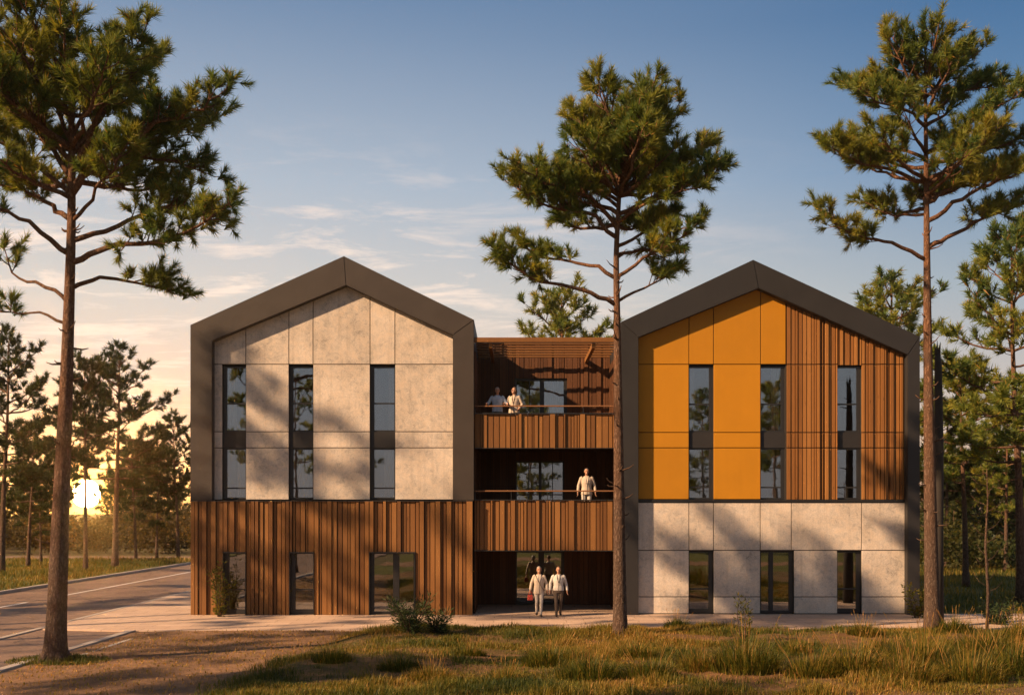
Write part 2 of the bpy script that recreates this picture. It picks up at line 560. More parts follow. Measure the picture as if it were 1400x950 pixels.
def mat_ground(name, c1, c2, c3, s=1.0, bump=0.03, spec=0.15, rough=0.95):
    m, q = new_mat(name)
    co = geo_pos(q)
    a = q.noise(co, 0.35 * s, 6.0, 0.65, 0.3)
    b = q.noise(co, 2.6 * s, 6.0, 0.7, 0.2)
    f = q.noise(co, 34.0 * s, 4.0, 0.75)
    col = q.mix(q.ramp(a, [(0.38, 0.0), (0.64, 1.0)]), c1, c2)
    col = q.mix(q.ramp(b, [(0.45, 0.0), (0.70, 0.85)]), col, c3)
    k = q.math('ADD', 0.55, q.math('MULTIPLY', f, 0.9))
    col = q.mix(1.0, col, q.n('ShaderNodeCombineXYZ', X=k, Y=k, Z=k).outputs[0], 'MULTIPLY')
    return finish(m, q, col, rough, q.math('ADD', q.math('MULTIPLY', b, 0.8), f), bump, spec=spec)


M['soil'] = mat_ground('forest_soil', (0.10, 0.075, 0.035), (0.075, 0.085, 0.025), (0.16, 0.105, 0.055))
M['lawn'] = mat_ground('lawn_soil', (0.14, 0.080, 0.036), (0.075, 0.072, 0.022), (0.27, 0.145, 0.075), 1.0, 0.04)
M['verge'] = mat_ground('verge_turf', (0.10, 0.105, 0.024), (0.14, 0.125, 0.03), (0.06, 0.075, 0.02), 1.3, 0.05)
M['gravel'] = mat_ground('gravel', (0.20, 0.120, 0.070), (0.29, 0.175, 0.10), (0.12, 0.075, 0.048), 1.4, 0.03)
M['asphalt'] = mat_ground('asphalt', (0.185, 0.120, 0.078), (0.25, 0.165, 0.108), (0.125, 0.085, 0.058), 1.0, 0.006, 0.3, 0.6)


def add_cracks(m):
    # thin dark cracks and worn patches
    q = G(m.node_tree)
    b = next(n for n in m.node_tree.nodes if n.type == 'BSDF_PRINCIPLED')
    src = b.inputs['Base Color'].links[0].from_socket
    co = geo_pos(q)
    wv = q.vmath('ADD', co, q.mapping(q.noise(co, 1.2, 4.0, 0.7, out='Color'), scale=(1.4, 1.4, 0)))
    e = q.n('ShaderNodeTexVoronoi', {'feature': 'DISTANCE_TO_EDGE'}, Vector=wv, Scale=0.28).outputs['Distance']
    cr = q.ramp(e, [(0.0, 0.75), (0.012, 0.0)])
    pt = q.ramp(q.noise(q.mapping(co, scale=(0.5, 0.12, 1)), 1.0, 3.0, 0.5), [(0.52, 0.0), (0.58, 0.35)])
    col = q.mix(pt, src, (0.085, 0.060, 0.044))
    col = q.mix(cr, col, (0.03, 0.024, 0.02))
    m.node_tree.links.new(col, b.inputs['Base Color'])


add_cracks(M['asphalt'])
M['kerb'] = mat_ground('kerb_stone', (0.42, 0.37, 0.32), (0.36, 0.32, 0.28), (0.30, 0.26, 0.23), 2.0, 0.006, 0.3, 0.8)
M['paint'] = mat_ground('road_paint', (0.62, 0.60, 0.57), (0.55, 0.52, 0.49), (0.36, 0.33, 0.30), 3.0, 0.002, 0.3, 0.6)


def mat_paving():
    m, q = new_mat('paving_slabs')
    co = geo_pos(q)
    br = q.n('ShaderNodeTexBrick', {'offset': 0.5}, Vector=co, Color1=(0.42, 0.31, 0.235, 1), Color2=(0.50, 0.375, 0.285, 1), Mortar=(0.21, 0.15, 0.115, 1),
             Scale=1.0, Mortar_Size=0.010, Brick_Width=1.2, Row_Height=0.6)
    a = q.noise(co, 0.8, 5.0, 0.65)
    f = q.noise(co, 22.0, 4.0, 0.7)
    k = q.math('ADD', 0.62, q.math('ADD', q.math('MULTIPLY', a, 0.45), q.math('MULTIPLY', f, 0.32)))
    col = q.mix(1.0, br.outputs['Color'], q.n('ShaderNodeCombineXYZ', X=k, Y=k, Z=k).outputs[0], 'MULTIPLY')
    return finish(m, q, col, 0.85, q.math('SUBTRACT', f, q.math('MULTIPLY', br.outputs['Fac'], 1.5)), 0.006, spec=0.25)


M['paving'] = mat_paving()

# ------------------------------------------------------------------ the building
YF, YP = 36.0, 36.30               # front of the dark gable frames; front of the facade panels behind them


def clip_half(poly, a, b):
    """keep the part of poly on the lower side of the line a-b (x rising)"""
    out = []
    def side(p):
        return (b[0] - a[0]) * (p[1] - a[1]) - (b[1] - a[1]) * (p[0] - a[0])
    for i in range(len(poly)):
        p, q_ = poly[i], poly[(i + 1) % len(poly)]
        sp, sq = side(p), side(q_)
        if sp <= 0:
            out.append(p)
        if sp * sq < 0:
            t = sp / (sp - sq)
            out.append((p[0] + (q_[0] - p[0]) * t, p[1] + (q_[1] - p[1]) * t))
    return out


def inset(poly, d):
    n = len(poly)
    a = sum(poly[i][0] * poly[(i + 1) % n][1] - poly[(i + 1) % n][0] * poly[i][1] for i in range(n))
    if a < 0:
        poly = poly[::-1]
    lines = []
    for i in range(n):
        p, q_ = Vector(poly[i]), Vector(poly[(i + 1) % n])
        e = (q_ - p).normalized()
        nrm = Vector((-e.y, e.x))
        lines.append((p + nrm * d, e))
    out = []
    for i in range(n):
        p, e = lines[i - 1]
        q_, f = lines[i]
        den = e.x * f.y - e.y * f.x
        t = ((q_.x - p.x) * f.y - (q_.y - p.y) * f.x) / den
        out.append((p.x + e.x * t, p.y + e.y * t))
    return out


def boards(mb, breaks, zfun, yf, holes, wmin=0.10, wmax=0.24, depth=0.05, gap=0.016, relief=0.045, zcuts=()):
    """vertical boards of uneven width and thickness between the x breaks, skipping the holes (x0, x1, z0, z1)"""
    xs = sorted(breaks)
    for a, b in zip(xs[:-1], xs[1:]):
        x = a
        while x < b - 1e-4:
            w = random.uniform(wmin, wmax) if random.random() < 0.7 else random.uniform(wmin * 0.6, wmin)
            if b - (x + w) < wmin * 0.7:
                w = b - x
            x1 = x + w
            zlo, zhi = zfun((x + x1) / 2)
            segs = [(zlo, zhi)]
            for (hx0, hx1, hz0, hz1) in holes:
                if x >= hx0 - 1e-3 and x1 <= hx1 + 1e-3:
                    ns = []
                    for (s0, s1) in segs:
                        if hz0 > s0:
                            ns.append((s0, min(s1, hz0)))
                        if hz1 < s1:
                            ns.append((max(s0, hz1), s1))
                    segs = ns
            for zc in zcuts:
                ns = []
                for (s0, s1) in segs:
                    if s0 < zc - 0.03 and s1 > zc + 0.03:
                        ns += [(s0, zc - 0.018), (zc + 0.018, s1)]
                    else:
                        ns.append((s0, s1))
                segs = ns
            pr = random.choice([0.0, 0.0, relief * 0.45, relief]) + random.uniform(0, 0.006)
            rn = random.random()
            for (s0, s1) in segs:
                if s1 - s0 > 0.01:
                    mb.box(x + gap / 2, x1 - gap / 2, yf + relief - pr, yf + relief + depth, s0, s1, min(1, max(0, rn + random.uniform(-0.1, 0.1))))
            x = x1


def window(root, x0, x1, z0, z1, yf, left=0.05, right=0.05, top=0.06, bottom=0.06, transoms=(), mullions=(), curtain=None, dep=0.08):
    f = MB()
    f.box(x0, x0 + left, yf, yf + dep, z0, z1)
    f.box(x1 - right, x1, yf, yf + dep, z0, z1)
    f.box(x0 + left, x1 - right, yf, yf + dep, z0, z0 + bottom)
    f.box(x0 + left, x1 - right, yf, yf + dep, z1 - top, z1)
    cols = [x0 + left]
    for (mx, mw) in mullions:
        f.box(mx - mw / 2, mx + mw / 2, yf - 0.003, yf + dep, z0 + bottom, z1 - top)
        cols += [mx - mw / 2, mx + mw / 2]
    cols.append(x1 - right)
    rows = [z0 + bottom]
    for tz in transoms:
        for i in range(0, len(cols), 2):
            f.box(cols[i], cols[i + 1], yf + 0.004, yf + dep, tz - 0.025, tz + 0.025)
        rows += [tz - 0.025, tz + 0.025]
    rows.append(z1 - top)
    fo = f.build('window', M['frame'], root)
    for i in range(0, len(cols), 2):
        for j in range(0, len(rows), 2):
            p = MB()
            p.box(cols[i], cols[i + 1], yf + 0.035, yf + 0.047, rows[j], rows[j + 1])
            p.build('pane', M['glass'], fo, root=root)
    if curtain:
        c = MB()
        ca, cb = curtain
        n = max(6, int((cb - ca) / 0.04))
        vs = []
        for k in range(n + 1):
            x = ca + (cb - ca) * k / n
            y = yf + 0.30 + 0.035 * math.sin(k * 1.9) + 0.01 * math.sin(k * 0.7)
            vs += [(x, y, z0 + 0.02), (x, y, z1 - 0.02)]
        c.add(vs, [(2 * k, 2 * k + 2, 2 * k + 3, 2 * k + 1) for k in range(n)])
        # thickness
        c.add([(x, y + 0.006, z) for x, y, z in vs], [(2 * k + 1, 2 * k + 3, 2 * k + 2, 2 * k) for k in range(n)])
        c.build('curtain', M['curtain'], fo, root=root)
    return fo


def solid_wall(mb, x0, x1, z0, z1, y0, y1, holes, clip=None):
    """wall slab cut round its openings, clipped under a gable"""
    xs = sorted({x0, x1} | {h[0] for h in holes} | {h[1] for h in holes} | ({clip[1][0]} if clip else set()))
    xs = [x for x in xs if x0 <= x <= x1]
    for a, b in zip(xs[:-1], xs[1:]):
        segs = [(z0, z1)]
        for (hx0, hx1, hz0, hz1) in holes:
            if a >= hx0 - 1e-4 and b <= hx1 + 1e-4:
                ns = []
                for s0, s1 in segs:
                    if hz0 > s0:
                        ns.append((s0, min(s1, hz0)))
                    if hz1 < s1:
                        ns.append((max(s0, hz1), s1))
                segs = ns
        for s0, s1 in segs:
            if s1 - s0 < 1e-3:
                continue
            poly = [(a, s0), (b, s0), (b, s1), (a, s1)]
            if clip:
                poly = clip_half(poly, clip[0], clip[1])
                poly = clip_half(poly, clip[1], clip[2])
            if len(poly) >= 3:
                mb.prism(poly, y0, y1)


def rect_px(px0, px1, py0, py1, Y):
    return (FX(px0, Y), FX(px1, Y), FZ(py1, Y), FZ(py0, Y))


def panel(mb, r, clip=None, gap=0.014, rnd=None, y0=YP, y1=YP + 0.05):
    x0, x1, z0, z1 = r
    poly = [(x0 + gap, z0 + gap), (x1 - gap, z0 + gap), (x1 - gap, z1 - gap), (x0 + gap, z1 - gap)]
    if clip:
        poly = clip_half(poly, clip[0], clip[1])
        poly = clip_half(poly, clip[1], clip[2])
    if len(poly) >= 3:
        mb.prism(poly, y0, y1, random.random() if rnd is None else rnd)


def gable_frame(root, OL, OA, OR, IL, IA, IR, ybot, mat, xl_in, xr_in, depth=0.75):
    """the four dark plates of a house-shaped frame with open mitres between them"""
    q_ = lambda p: (FX(p[0], YF), FZ(p[1], YF))
    OL, OA, OR, IL, IA, IR = map(q_, (OL, OA, OR, IL, IA, IR))
    zb = ybot
    pieces = {
        'roof_fascia': [OL, IL, IA, OA], 'roof_fascia ': [OA, IA, IR, OR],
        'side_fascia': [(OL[0], zb), (IL[0], zb), IL, OL], 'side_fascia ': [(IR[0], zb), (OR[0], zb), OR, IR]}
    for nm, poly in pieces.items():
        b = MB()
        b.prism(inset(poly, 0.012), YF, YF + 0.05)
        b.prism(inset(poly, 0.0), YF + 0.03, YF + depth)
        # thin edge flashing standing proud of the plate, on the outer side
        b.build(nm.strip(), mat, root)
    return OL, OA, OR, IL, IA, IR


DEPTH = 14.0


def shell(root, OL, OA, OR, zfloors, side_mat):
    yb = YF + DEPTH
    # roof slabs (two slopes) behind the fascia, 4 mm lower than its edge
    for a, b, s in ((OL, OA, 1), (OA, OR, -1)):
        m = MB()
        t = 0.34
        m.prism([(a[0], a[1] - 0.004), (b[0], b[1] - 0.004), (b[0], b[1] - t), (a[0], a[1] - t)], YF + 0.752, yb)
        # standing seams
        for k in range(1, 18):
            y = YF + 0.75 + k * (DEPTH - 0.75) / 18
            m.prism([(a[0], a[1] - 0.002), (b[0], b[1] - 0.002), (b[0], b[1] + 0.03), (a[0], a[1] + 0.03)], y, y + 0.02)
        m.build('roof', M['roof'], root)
    for x0, x1 in ((OL[0], OL[0] + 0.3), (OR[0] - 0.3, OR[0])):
        m = MB()
        e = 0.004
        zt = OL[1] if x0 == OL[0] else OR[1]
        m.box(x0 + e, x1 - e, YF + 0.752, yb - 0.3, 0.0, zt - 0.345)
        m.build('side_wall', side_mat, root)
    m = MB()
    m.prism([(OL[0], 0), (OR[0], 0), (OR[0], OR[1] - 0.35), (OA[0], OA[1] - 0.35), (OL[0], OL[1] - 0.35)], yb - 0.3, yb - 0.004)
    m.build('rear_wall', M['inner'], root)
    m = MB()
    for z in zfloors:
        m.box(OL[0] + 0.31, OR[0] - 0.31, YF + 0.62, yb - 0.31, z - 0.25, z)
    m.box(OL[0] + 0.31, OR[0] - 0.31, YF + 5.0, YF + 5.12, zfloors[0] + 0.002, zfloors[-1] + 2.6)
    for t in (0.30, 0.62):
        x = OL[0] + (OR[0] - OL[0]) * t
        m.box(x, x + 0.1, YF + 0.9, YF + 4.99, zfloors[0] + 0.002, zfloors[-1] + 2.5)
    m.build('interior', M['inner'], root)


# ---------------- left wing: concrete panels over a larch-clad ground floor
lw = thing('gabled_house', 'left gabled house wing with pale concrete panels above a ground floor of brown vertical boards', 'house', (-6.4, YF, 0))
zb = FZ(684, YF)
P = gable_frame(lw, (260, 444), (470, 350), (648, 437), (290, 466), (473, 390), (619, 458), zb, M['metal'], 290, 619)
OL, OA, OR, IL, IA, IR = P
shell(lw, OL, OA, OR, (0.06, 3.42, 6.30), M['metal_dark'])
clip = [(IL[0] - 0.5, IL[1] + 0.12 - 0.5 * (IA[1] - IL[1]) / (IA[0] - IL[0])), (IA[0], IA[1] + 0.12), (IR[0] + 0.5, IR[1] + 0.12 - 0.5 * (IA[1] - IR[1]) / (IR[0] - IA[0]))]
Z = lambda py: FZ(py, YP)
X = lambda px: FX(px, YP)
wins = ((304, 336), (395, 428), (506, 540))
holes = [(X(a), X(b), Z(683.5), Z(499)) for a, b in wins]
pm = MB()
for (a, b) in ((286, 336), (336, 395), (395, 428), (428, 506), (506, 540), (540, 624)):
    panel(pm, rect_px(a, b, 340, 498, YP), clip)
for (a, b) in ((286, 304), (336, 395), (428, 506), (540, 624)):
    for (t, u) in ((498, 590), (590, 612), (612, 683)):
        panel(pm, rect_px(a, b, t, u, YP))
pm.build('concrete_cladding', M['concrete'], lw, bevel=0.004)
bk = MB()
solid_wall(bk, X(284), X(626), zb, 13.0, YP + 0.055, YP + 0.30, holes, clip)
bk.build('backing_wall', M['backing'], lw)
for i, (a, b) in enumerate(wins):
    window(lw, X(a), X(b), Z(590), Z(500), YP + 0.12, left=0.13, right=0.035, transoms=(Z(551),), curtain=[(X(a) + 0.14, X(a) + 0.42), None, (X(b) - 0.28, X(b) - 0.03)][i])
    sp = MB()
    sp.box(X(a) + 0.004, X(b) - 0.004, YP + 0.08, YP + 0.2, Z(612) + 0.004, Z(590) - 0.004)
    sp.build('spandrel', M['metal_dark'], lw)
    xm = X(b) - X(a)
    cur = [(X(b) - 0.40, X(b) - 0.03), (X(a) + 0.14, X(a) + 0.62), (X(a) + 0.45, X(b) - 0.02)][i]
    window(lw, X(a), X(b), Z(682), Z(612), YP + 0.12, left=0.13, right=0.035, transoms=(Z(667),), curtain=cur)
# ground floor boards
doors = ((305, 336.5), (396, 429.5), (505, 568))
dh = [(FX(a, YF), FX(b, YF), -0.1, FZ(755, YF)) for a, b in doors]
wd = MB()
brk = [FX(260, YF), FX(646.5, YF)] + [v for h in dh for v in h[:2]]
boards(wd, brk, lambda x: (0.05, zb - 0.03), YF - 0.055, dh, 0.12, 0.20, gap=0.03, relief=0.065)
wd.build('board_cladding', M['wood'], lw)
bk = MB()
solid_wall(bk, FX(260, YF) + 0.02, FX(646.5, YF) - 0.02, 0.0, zb - 0.035, YF + 0.056, YF + 0.40, dh)
bk.build('backing_wall', M['backing'], lw)
bt = MB()
bt.box(FX(260, YF) - 0.02, FX(647, YF), YF - 0.06, YF + 0.06, zb - 0.028, zb - 0.002)
bt.build('belt_flashing', M['frame'], lw)
for i, (a, b) in enumerate(doors):
    x0, x1, _, z1 = dh[i]
    ln = MB()                                  # bronze lining round the opening
    ln.box(x0 - 0.004, x1 + 0.004, YF - 0.07, YF + 0.24, z1 - 0.02, z1 + 0.022)
    ln.box(x0, x0 + 0.02, YF - 0.07, YF + 0.24, 0.05, z1 - 0.022)
    ln.box(x1 - 0.02, x1, YF - 0.07, YF + 0.24, 0.05, z1 - 0.022)
    ln.build('opening_lining', M['frame'], lw)
    if i < 2:
        window(lw, x0 + 0.021, x1 - 0.021, 0.07, z1 - 0.021, YF + 0.14, left=0.15, right=0.03, bottom=0.16, top=0.03, transoms=(FZ(806, YF),))
    else:
        window(lw, x0 + 0.021, x1 - 0.021, 0.07, z1 - 0.021, YF + 0.14, left=0.13, right=0.06, bottom=0.08, top=0.03, mullions=((FX(541, YF), 0.22),))
# gutter pipe and ridge cap
rd = MB()
rd.prism([(OA[0] - 0.12, OA[1] - 0.045), (OA[0], OA[1] + 0.006), (OA[0] + 0.12, OA[1] - 0.045), (OA[0] + 0.12, OA[1] - 0.02), (OA[0], OA[1] + 0.03), (OA[0] - 0.12, OA[1] - 0.02)], YF + 0.76, YF + DEPTH)
rd.build('ridge_cap', M['frame'], lw)

# ---------------- right wing: ochre panels and cedar boards over concrete panels
rw = thing('gabled_house', 'right gabled house wing with ochre panels and wooden boards above a pale concrete ground floor', 'house', (9.1, YF, 0))
P = gable_frame(rw, (849, 440), (1030, 355), (1258, 460), (873, 461), (1037, 394), (1241, 485), 0.0, M['metal_dark'], 873, 1241)
OL, OA, OR, IL, IA, IR = P
shell(rw, OL, OA, OR, (0.06, 3.42, 6.30), M['metal_dark'])
clip = [(IL[0] - 0.5, IL[1] + 0.12 - 0.5 * (IA[1] - IL[1]) / (IA[0] - IL[0])), (IA[0], IA[1] + 0.12), (IR[0] + 0.5, IR[1] + 0.12 - 0.5 * (IA[1] - IR[1]) / (IR[0] - IA[0]))]
wins = ((942, 975.5), (1040, 1074), (1145, 1178))
holes = [(X(a), X(b), Z(683.5), Z(499)) for a, b in wins]
gdoors = ((942, 975.5), (1039.5, 1085.5), (1145, 1178))
gh = [(X(a), X(b), -0.1, Z(753)) for a, b in gdoors]
pm = MB()
for (a, b) in ((868, 942), (942, 975.5), (975.5, 1040), (1040, 1074.5)):
    panel(pm, rect_px(a, b, 340, 498, YP), clip)
for (a, b) in ((868, 942), (975.5, 1040)):
    for (t, u) in ((498, 591), (591, 612), (612, 682.5)):
        panel(pm, rect_px(a, b, t, u, YP))
pm.build('ochre_cladding', M['ochre'], rw, bevel=0.004)


def ztop_right(x):
    a, b = (clip[0], clip[1]) if x < clip[1][0] else (clip[1], clip[2])
    return a[1] + (b[1] - a[1]) * (x - a[0]) / (b[0] - a[0])


wd = MB()
brk = [X(1075.5), X(1246)] + [X(1145), X(1178)] + [X(v) for v in (1091, 1113.5, 1124, 1209, 1225)]
boards(wd, brk, lambda x: (Z(682.5), ztop_right(x)), YP - 0.03, [holes[2]], 0.07, 0.20, 0.04, 0.03, 0.055, zcuts=(Z(498), Z(591), Z(612)))
wd.build('board_cladding', M['wood_light'], rw)
pm = MB()
for (a, b) in ((868, 942), (942, 975.5), (975.5, 1039.5), (1039.5, 1082), (1082, 1178), (1178, 1246)):
    panel(pm, rect_px(a, b, 686.5, 752, YP))
for (a, b) in ((868, 942), (975.5, 1039.5), (1085.5, 1145), (1178, 1246)):
    for (t, u) in ((752, 815.5), (815.5, 838.5)):
        panel(pm, rect_px(a, b, t, u, YP))
pm.build('concrete_cladding', M['concrete'], rw, bevel=0.004)
bk = MB()
solid_wall(bk, X(866), X(1248), 0.0, 13.0, YP + 0.055, YP + 0.30, holes + gh, clip)
bk.build('backing_wall', M['backing'], rw)
bt = MB()
bt.box(X(868), X(1246), YP - 0.035, YP + 0.054, Z(686), Z(683))
bt.build('belt_flashing', M['frame'], rw)
for i, (a, b) in enumerate(wins):
    window(rw, X(a), X(b), Z(590.5), Z(500), YP + 0.12, left=0.035, right=0.13, transoms=(Z(552),), curtain=[(X(a) + 0.03, X(a) + 0.25), (X(b) - 0.40, X(b) - 0.14), None][i])
    sp = MB()
    sp.box(X(a) + 0.004, X(b) - 0.004, YP + 0.08, YP + 0.2, Z(612) + 0.004, Z(590.5) - 0.004)
    sp.build('spandrel', M['metal_dark'], rw)
    cur = [(X(a) + 0.30, X(b) - 0.14), (X(a) + 0.5, X(b) - 0.14), None][i]
    window(rw, X(a), X(b), Z(682.5), Z(612), YP + 0.12, left=0.035, right=0.13, transoms=(Z(666),), curtain=cur)
for i, (a, b) in enumerate(gdoors):
    x0, x1, _, z1 = gh[i]
    if i == 1:
        window(rw, x0, x1, 0.06, z1, YP + 0.12, left=0.05, right=0.15, bottom=0.10, mullions=((X(1055), 0.16),))
    else:
        window(rw, x0, x1, 0.06, z1, YP + 0.12, left=0.035, right=0.15, bottom=0.16, transoms=(Z(805),))
# short feet under the panels
for px in (880, 930, 985, 1030, 1095, 1135, 1190, 1230):
    ft = MB()
    ft.box(X(px), X(px) + 0.05, YP + 0.01, YP + 0.05, 0.03, Z(838.5) + 0.012)
    ft.build('panel_foot', M['frame'], rw)
rd = MB()
rd.prism([(OA[0] - 0.12, OA[1] - 0.05), (OA[0], OA[1] + 0.006), (OA[0] + 0.12, OA[1] - 0.05), (OA[0] + 0.12, OA[1] - 0.02), (OA[0], OA[1] + 0.03), (OA[0] - 0.12, OA[1] - 0.02)], YF + 0.76, YF + DEPTH)
rd.build('ridge_cap', M['frame'], rw)

# ---------------- recessed link with two balconies and a pergola
XL, XR = FX(648, YF) + 0.005, FX(849, YF) - 0.005
YB = 40.0
lk = thing('balcony_block', 'recessed timber link between the two gabled houses with two balconies and a pergola', 'building', (1.2, 38.0, 0))
ZF1, ZF2, ZT = 3.42, 6.30, 9.66
for z, zlow in ((ZF1, FZ(751, 36.2)), (ZF2, FZ(611, 36.2))):
    m = MB()
    m.box(XL, XR, 36.32, YB, z - 0.28, z)
    m.box(XL, XR, 36.30, 36.319, zlow + 0.02, z + 0.02)
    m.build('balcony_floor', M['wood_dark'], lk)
wh = [(FX(703.5, YB), FX(775, YB), ZF2 + 0.02, FZ(517, YB)), (FX(705, YB), FX(771, YB), ZF1 + 0.02, FZ(630, YB)), (FX(705, YB), FX(771.5, YB), -0.1, FZ(753, YB))]
m = MB()
boards(m, [XL, XR] + [v for h in wh for v in h[:2]], lambda x: (0.06, ZT + 0.58), YB - 0.04, wh, 0.10, 0.22)
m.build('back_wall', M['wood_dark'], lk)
m = MB()
solid_wall(m, XL, XR, 0.0, ZT + 0.57, YB + 0.056, YB + 0.3, wh)
m.build('backing_wall', M['backing'], lk)
YW = YB + 0.06
x0, x1, z0, z1 = wh[0]
window(lk, x0, x1, z0, z1, YW, 0.09, 0.12, 0.10, 0.06, mullions=((FX(724, YB), 0.04), (FX(741, YB), 0.17)), curtain=(FX(746, YB), FX(770, YB)))
x0, x1, z0, z1 = wh[1]
window(lk, x0, x1, z0, z1, YW, 0.05, 0.05, 0.06, 0.06, mullions=((FX(723, YB), 0.04), (FX(738.5, YB), 0.11), (FX(755.5, YB), 0.03)))
x0, x1, z0, z1 = wh[2]
window(lk, x0, x1, 0.06, z1, YW, 0.05, 0.12, 0.06, 0.10, mullions=((FX(740, YB), 0.22),))
for (t, b, rail, zf) in ((684, 752, 671, ZF1), (566, 612, 555, ZF2)):
    zt, zbm, zr = FZ(t, 36.2), FZ(b, 36.2), FZ(rail, 36.2)
    m = MB()
    boards(m, [XL, XR], lambda x: (zbm, zt), 36.16, [], 0.11, 0.24, 0.045, 0.03, 0.06)
    m.box(XL, XR, 36.25, 36.30, zbm + 0.02, zt - 0.02, 0.0)
    pa = m.build('parapet', M['wood'], lk)
    m = MB()
    m.box(XL, XR, 36.15, 36.31, zt + 0.002, zt + 0.035)
    m.box(XL, XR, 36.15, 36.31, zbm - 0.03, zbm - 0.002)
    m.build('capping', M['frame'], pa, root=lk)
    m = MB()
    m.box(XL, XR, 36.20, 36.25, zr - 0.024, zr + 0.024, 0.8)
    hr = m.build('handrail', M['rail'], lk, bevel=0.008)
    for k in range(5):
        m = MB()
        x = XL + 0.03 + (XR - XL - 0.06) * k / 4
        m.box(x - 0.012, x + 0.012, 36.215, 36.245, zt + 0.036, zr - 0.026)
        m.build('rail_post', M['frame'], hr, root=lk)
# ceiling over the entrance and balcony soffits are the floors themselves; inner cheeks lined with boards
for xa, xb in ((XL, XL + 0.03), (XR - 0.03, XR)):
    m = MB()
    y = 36.4
    while y < YB - 0.1:
        w = random.uniform(0.12, 0.24)
        y1 = min(y + w, YB - 0.05)
        for za, zc in ((0.06, ZF1 - 0.285), (ZF1 + 0.003, ZF2 - 0.285), (ZF2 + 0.003, ZT - 0.3)):
            m.box(xa, xb, y + 0.008, y1 - 0.008, za, zc, random.random())
        y = y1
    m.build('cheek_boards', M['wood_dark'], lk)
# pergola
m = MB()
m.box(XL + 0.002, XR - 0.002, 36.06, 36.18, FZ(468, 36.1), FZ(461.5, 36.1), 0.42)
pg = m.build('pergola', M['wood'], lk, bevel=0.006)
for k in range(6):
    m = MB()
    y = 36.55 + k * 0.60
    m.box(XL + 0.04, XR - 0.04, y, y + 0.12, ZT - 0.03, ZT + 0.02, random.uniform(0.3, 0.8))
    m.build('slat', M['wood'], pg, root=lk, bevel=0.005)
for px in (671, 811):
    m = MB()
    x = FX(px, 36.5)
    m.box(x - 0.06, x + 0.06, 36.19, YB - 0.05, ZT - 0.20, ZT - 0.033, 0.6)
    m.build('rafter', M['wood_light'], pg, root=lk, bevel=0.005)
m = MB()
m.box(XL, XR, YB - 0.06, YF + DEPTH, ZT + 0.585, ZT + 0.66)
m.build('roof', M['roof'], lk)
m = MB()
m.box(XL, XR, YB + 0.31, YB + 4.0, 0.0, 0.055)
m.box(XL, XR, YB + 0.31, YB + 4.0, ZF1 - 0.2, ZF1)
m.box(XL, XR, YB + 0.31, YB + 4.0, ZF2 - 0.2, ZF2)
m.box(XL, XR, YB + 4.0, YB + 4.2, 0.0, ZT + 0.57)
m.build('interior', M['inner'], lk)

# ------------------------------------------------------------------ the ground
def sheet(name, poly, z, mat, kind='structure'):
    b = MB()
    b.add([(x, y, z) for x, y in poly], [tuple(range(len(poly)))])
    return tag(b.build(name, mat), kind=kind)


def slab(name, poly, z0, z1, mat, kind='structure', bevel=0.0):
    a = sum(poly[i][0] * poly[(i + 1) % len(poly)][1] - poly[(i + 1) % len(poly)][0] * poly[i][1] for i in range(len(poly)))
    if a < 0:
        poly = poly[::-1]
    n = len(poly)
    b = MB()
    b.add([(x, y, z1) for x, y in poly] + [(x, y, z0) for x, y in poly],
          [tuple(range(n)), tuple(range(2 * n - 1, n - 1, -1))] + [(i, i + n, (i + 1) % n + n, (i + 1) % n) for i in range(n)])
    return tag(b.build(name, mat, bevel=bevel), kind=kind)


sheet('ground', [(-460, -460), (460, -460), (460, 460), (-460, 460)], -0.06, M['soil'])
sheet('road', [(-23.0, -60), (-10.95, -60), (-10.95, 31.3), (-14.6, 31.9), (-14.6, 110), (-23.0, 110)], 0.0, M['asphalt'])
# far kerb and grass verge beyond the road
slab('kerb', [(-23.25, 6), (-23.0, 6), (-22.6, 72), (-22.85, 72)], -0.05, 0.13, M['kerb'], bevel=0.02)
slab('verge', [(-120, -40), (-23.26, -40), (-23.26, 6), (-22.86, 72), (-23.5, 76), (-26, 78), (-120, 80)], -0.05, 0.09, M['verge'])
slab('far_road', [(-160, 80.5), (-10, 78.5), (-10, 84), (-160, 87)], -0.05, 0.02, M['asphalt'])
# painted centre line, dashes
lm = MB()
for y0, y1 in ((6, 14), (17, 26), (36, 41.5), (43.5, 66), (68, 90)):
    lm.box(-19.75, -19.57, y0, y1, 0.001, 0.006)
tag(lm.build('road_marking', M['paint']), kind='structure')
# near kerbs: long edge of the carriageway, and the strip beside the lay-by
slab('kerb', [(-14.75, 10), (-14.55, 10), (-14.75, 47), (-14.6, 60), (-14.8, 60), (-14.95, 47)], -0.05, 0.035, M['kerb'], bevel=0.008)
slab('kerb', [(-12.15, 6), (-11.9, 6), (-11.45, 31.2), (-11.7, 31.2)], -0.05, 0.07, M['kerb'], bevel=0.015)
slab('kerb', [(-10.95, 25.2), (-10.80, 25.2), (-10.78, 29.2), (-10.93, 29.2)], -0.05, 0.055, M['kerb'], bevel=0.01)
# paving in front of and beside the building, and the entrance floor
slab('pavement', [(-14.55, 31.75), (-11.72, 31.22), (40, 31.9), (40, 36.30), (3.9, 36.30), (3.9, 40.02), (-1.40, 40.02), (-1.40, 36.40), (-11.28, 36.40), (-11.34, 60), (-14.6, 60), (-14.72, 47)], -0.05, 0.045, M['paving'])
slab('path', [(14.3, 33.5), (60, 35.5), (60, 37.2), (14.3, 36.29)], -0.05, 0.052, M['paving'])

# gravel apron and lawn are uneven sheets
LAWN_EDGE = [(-7.4, 15), (-6.4, 20.5), (-5.9, 24), (-5.45, 27.6), (-5.0, 30.2), (-4.3, 31.15)]


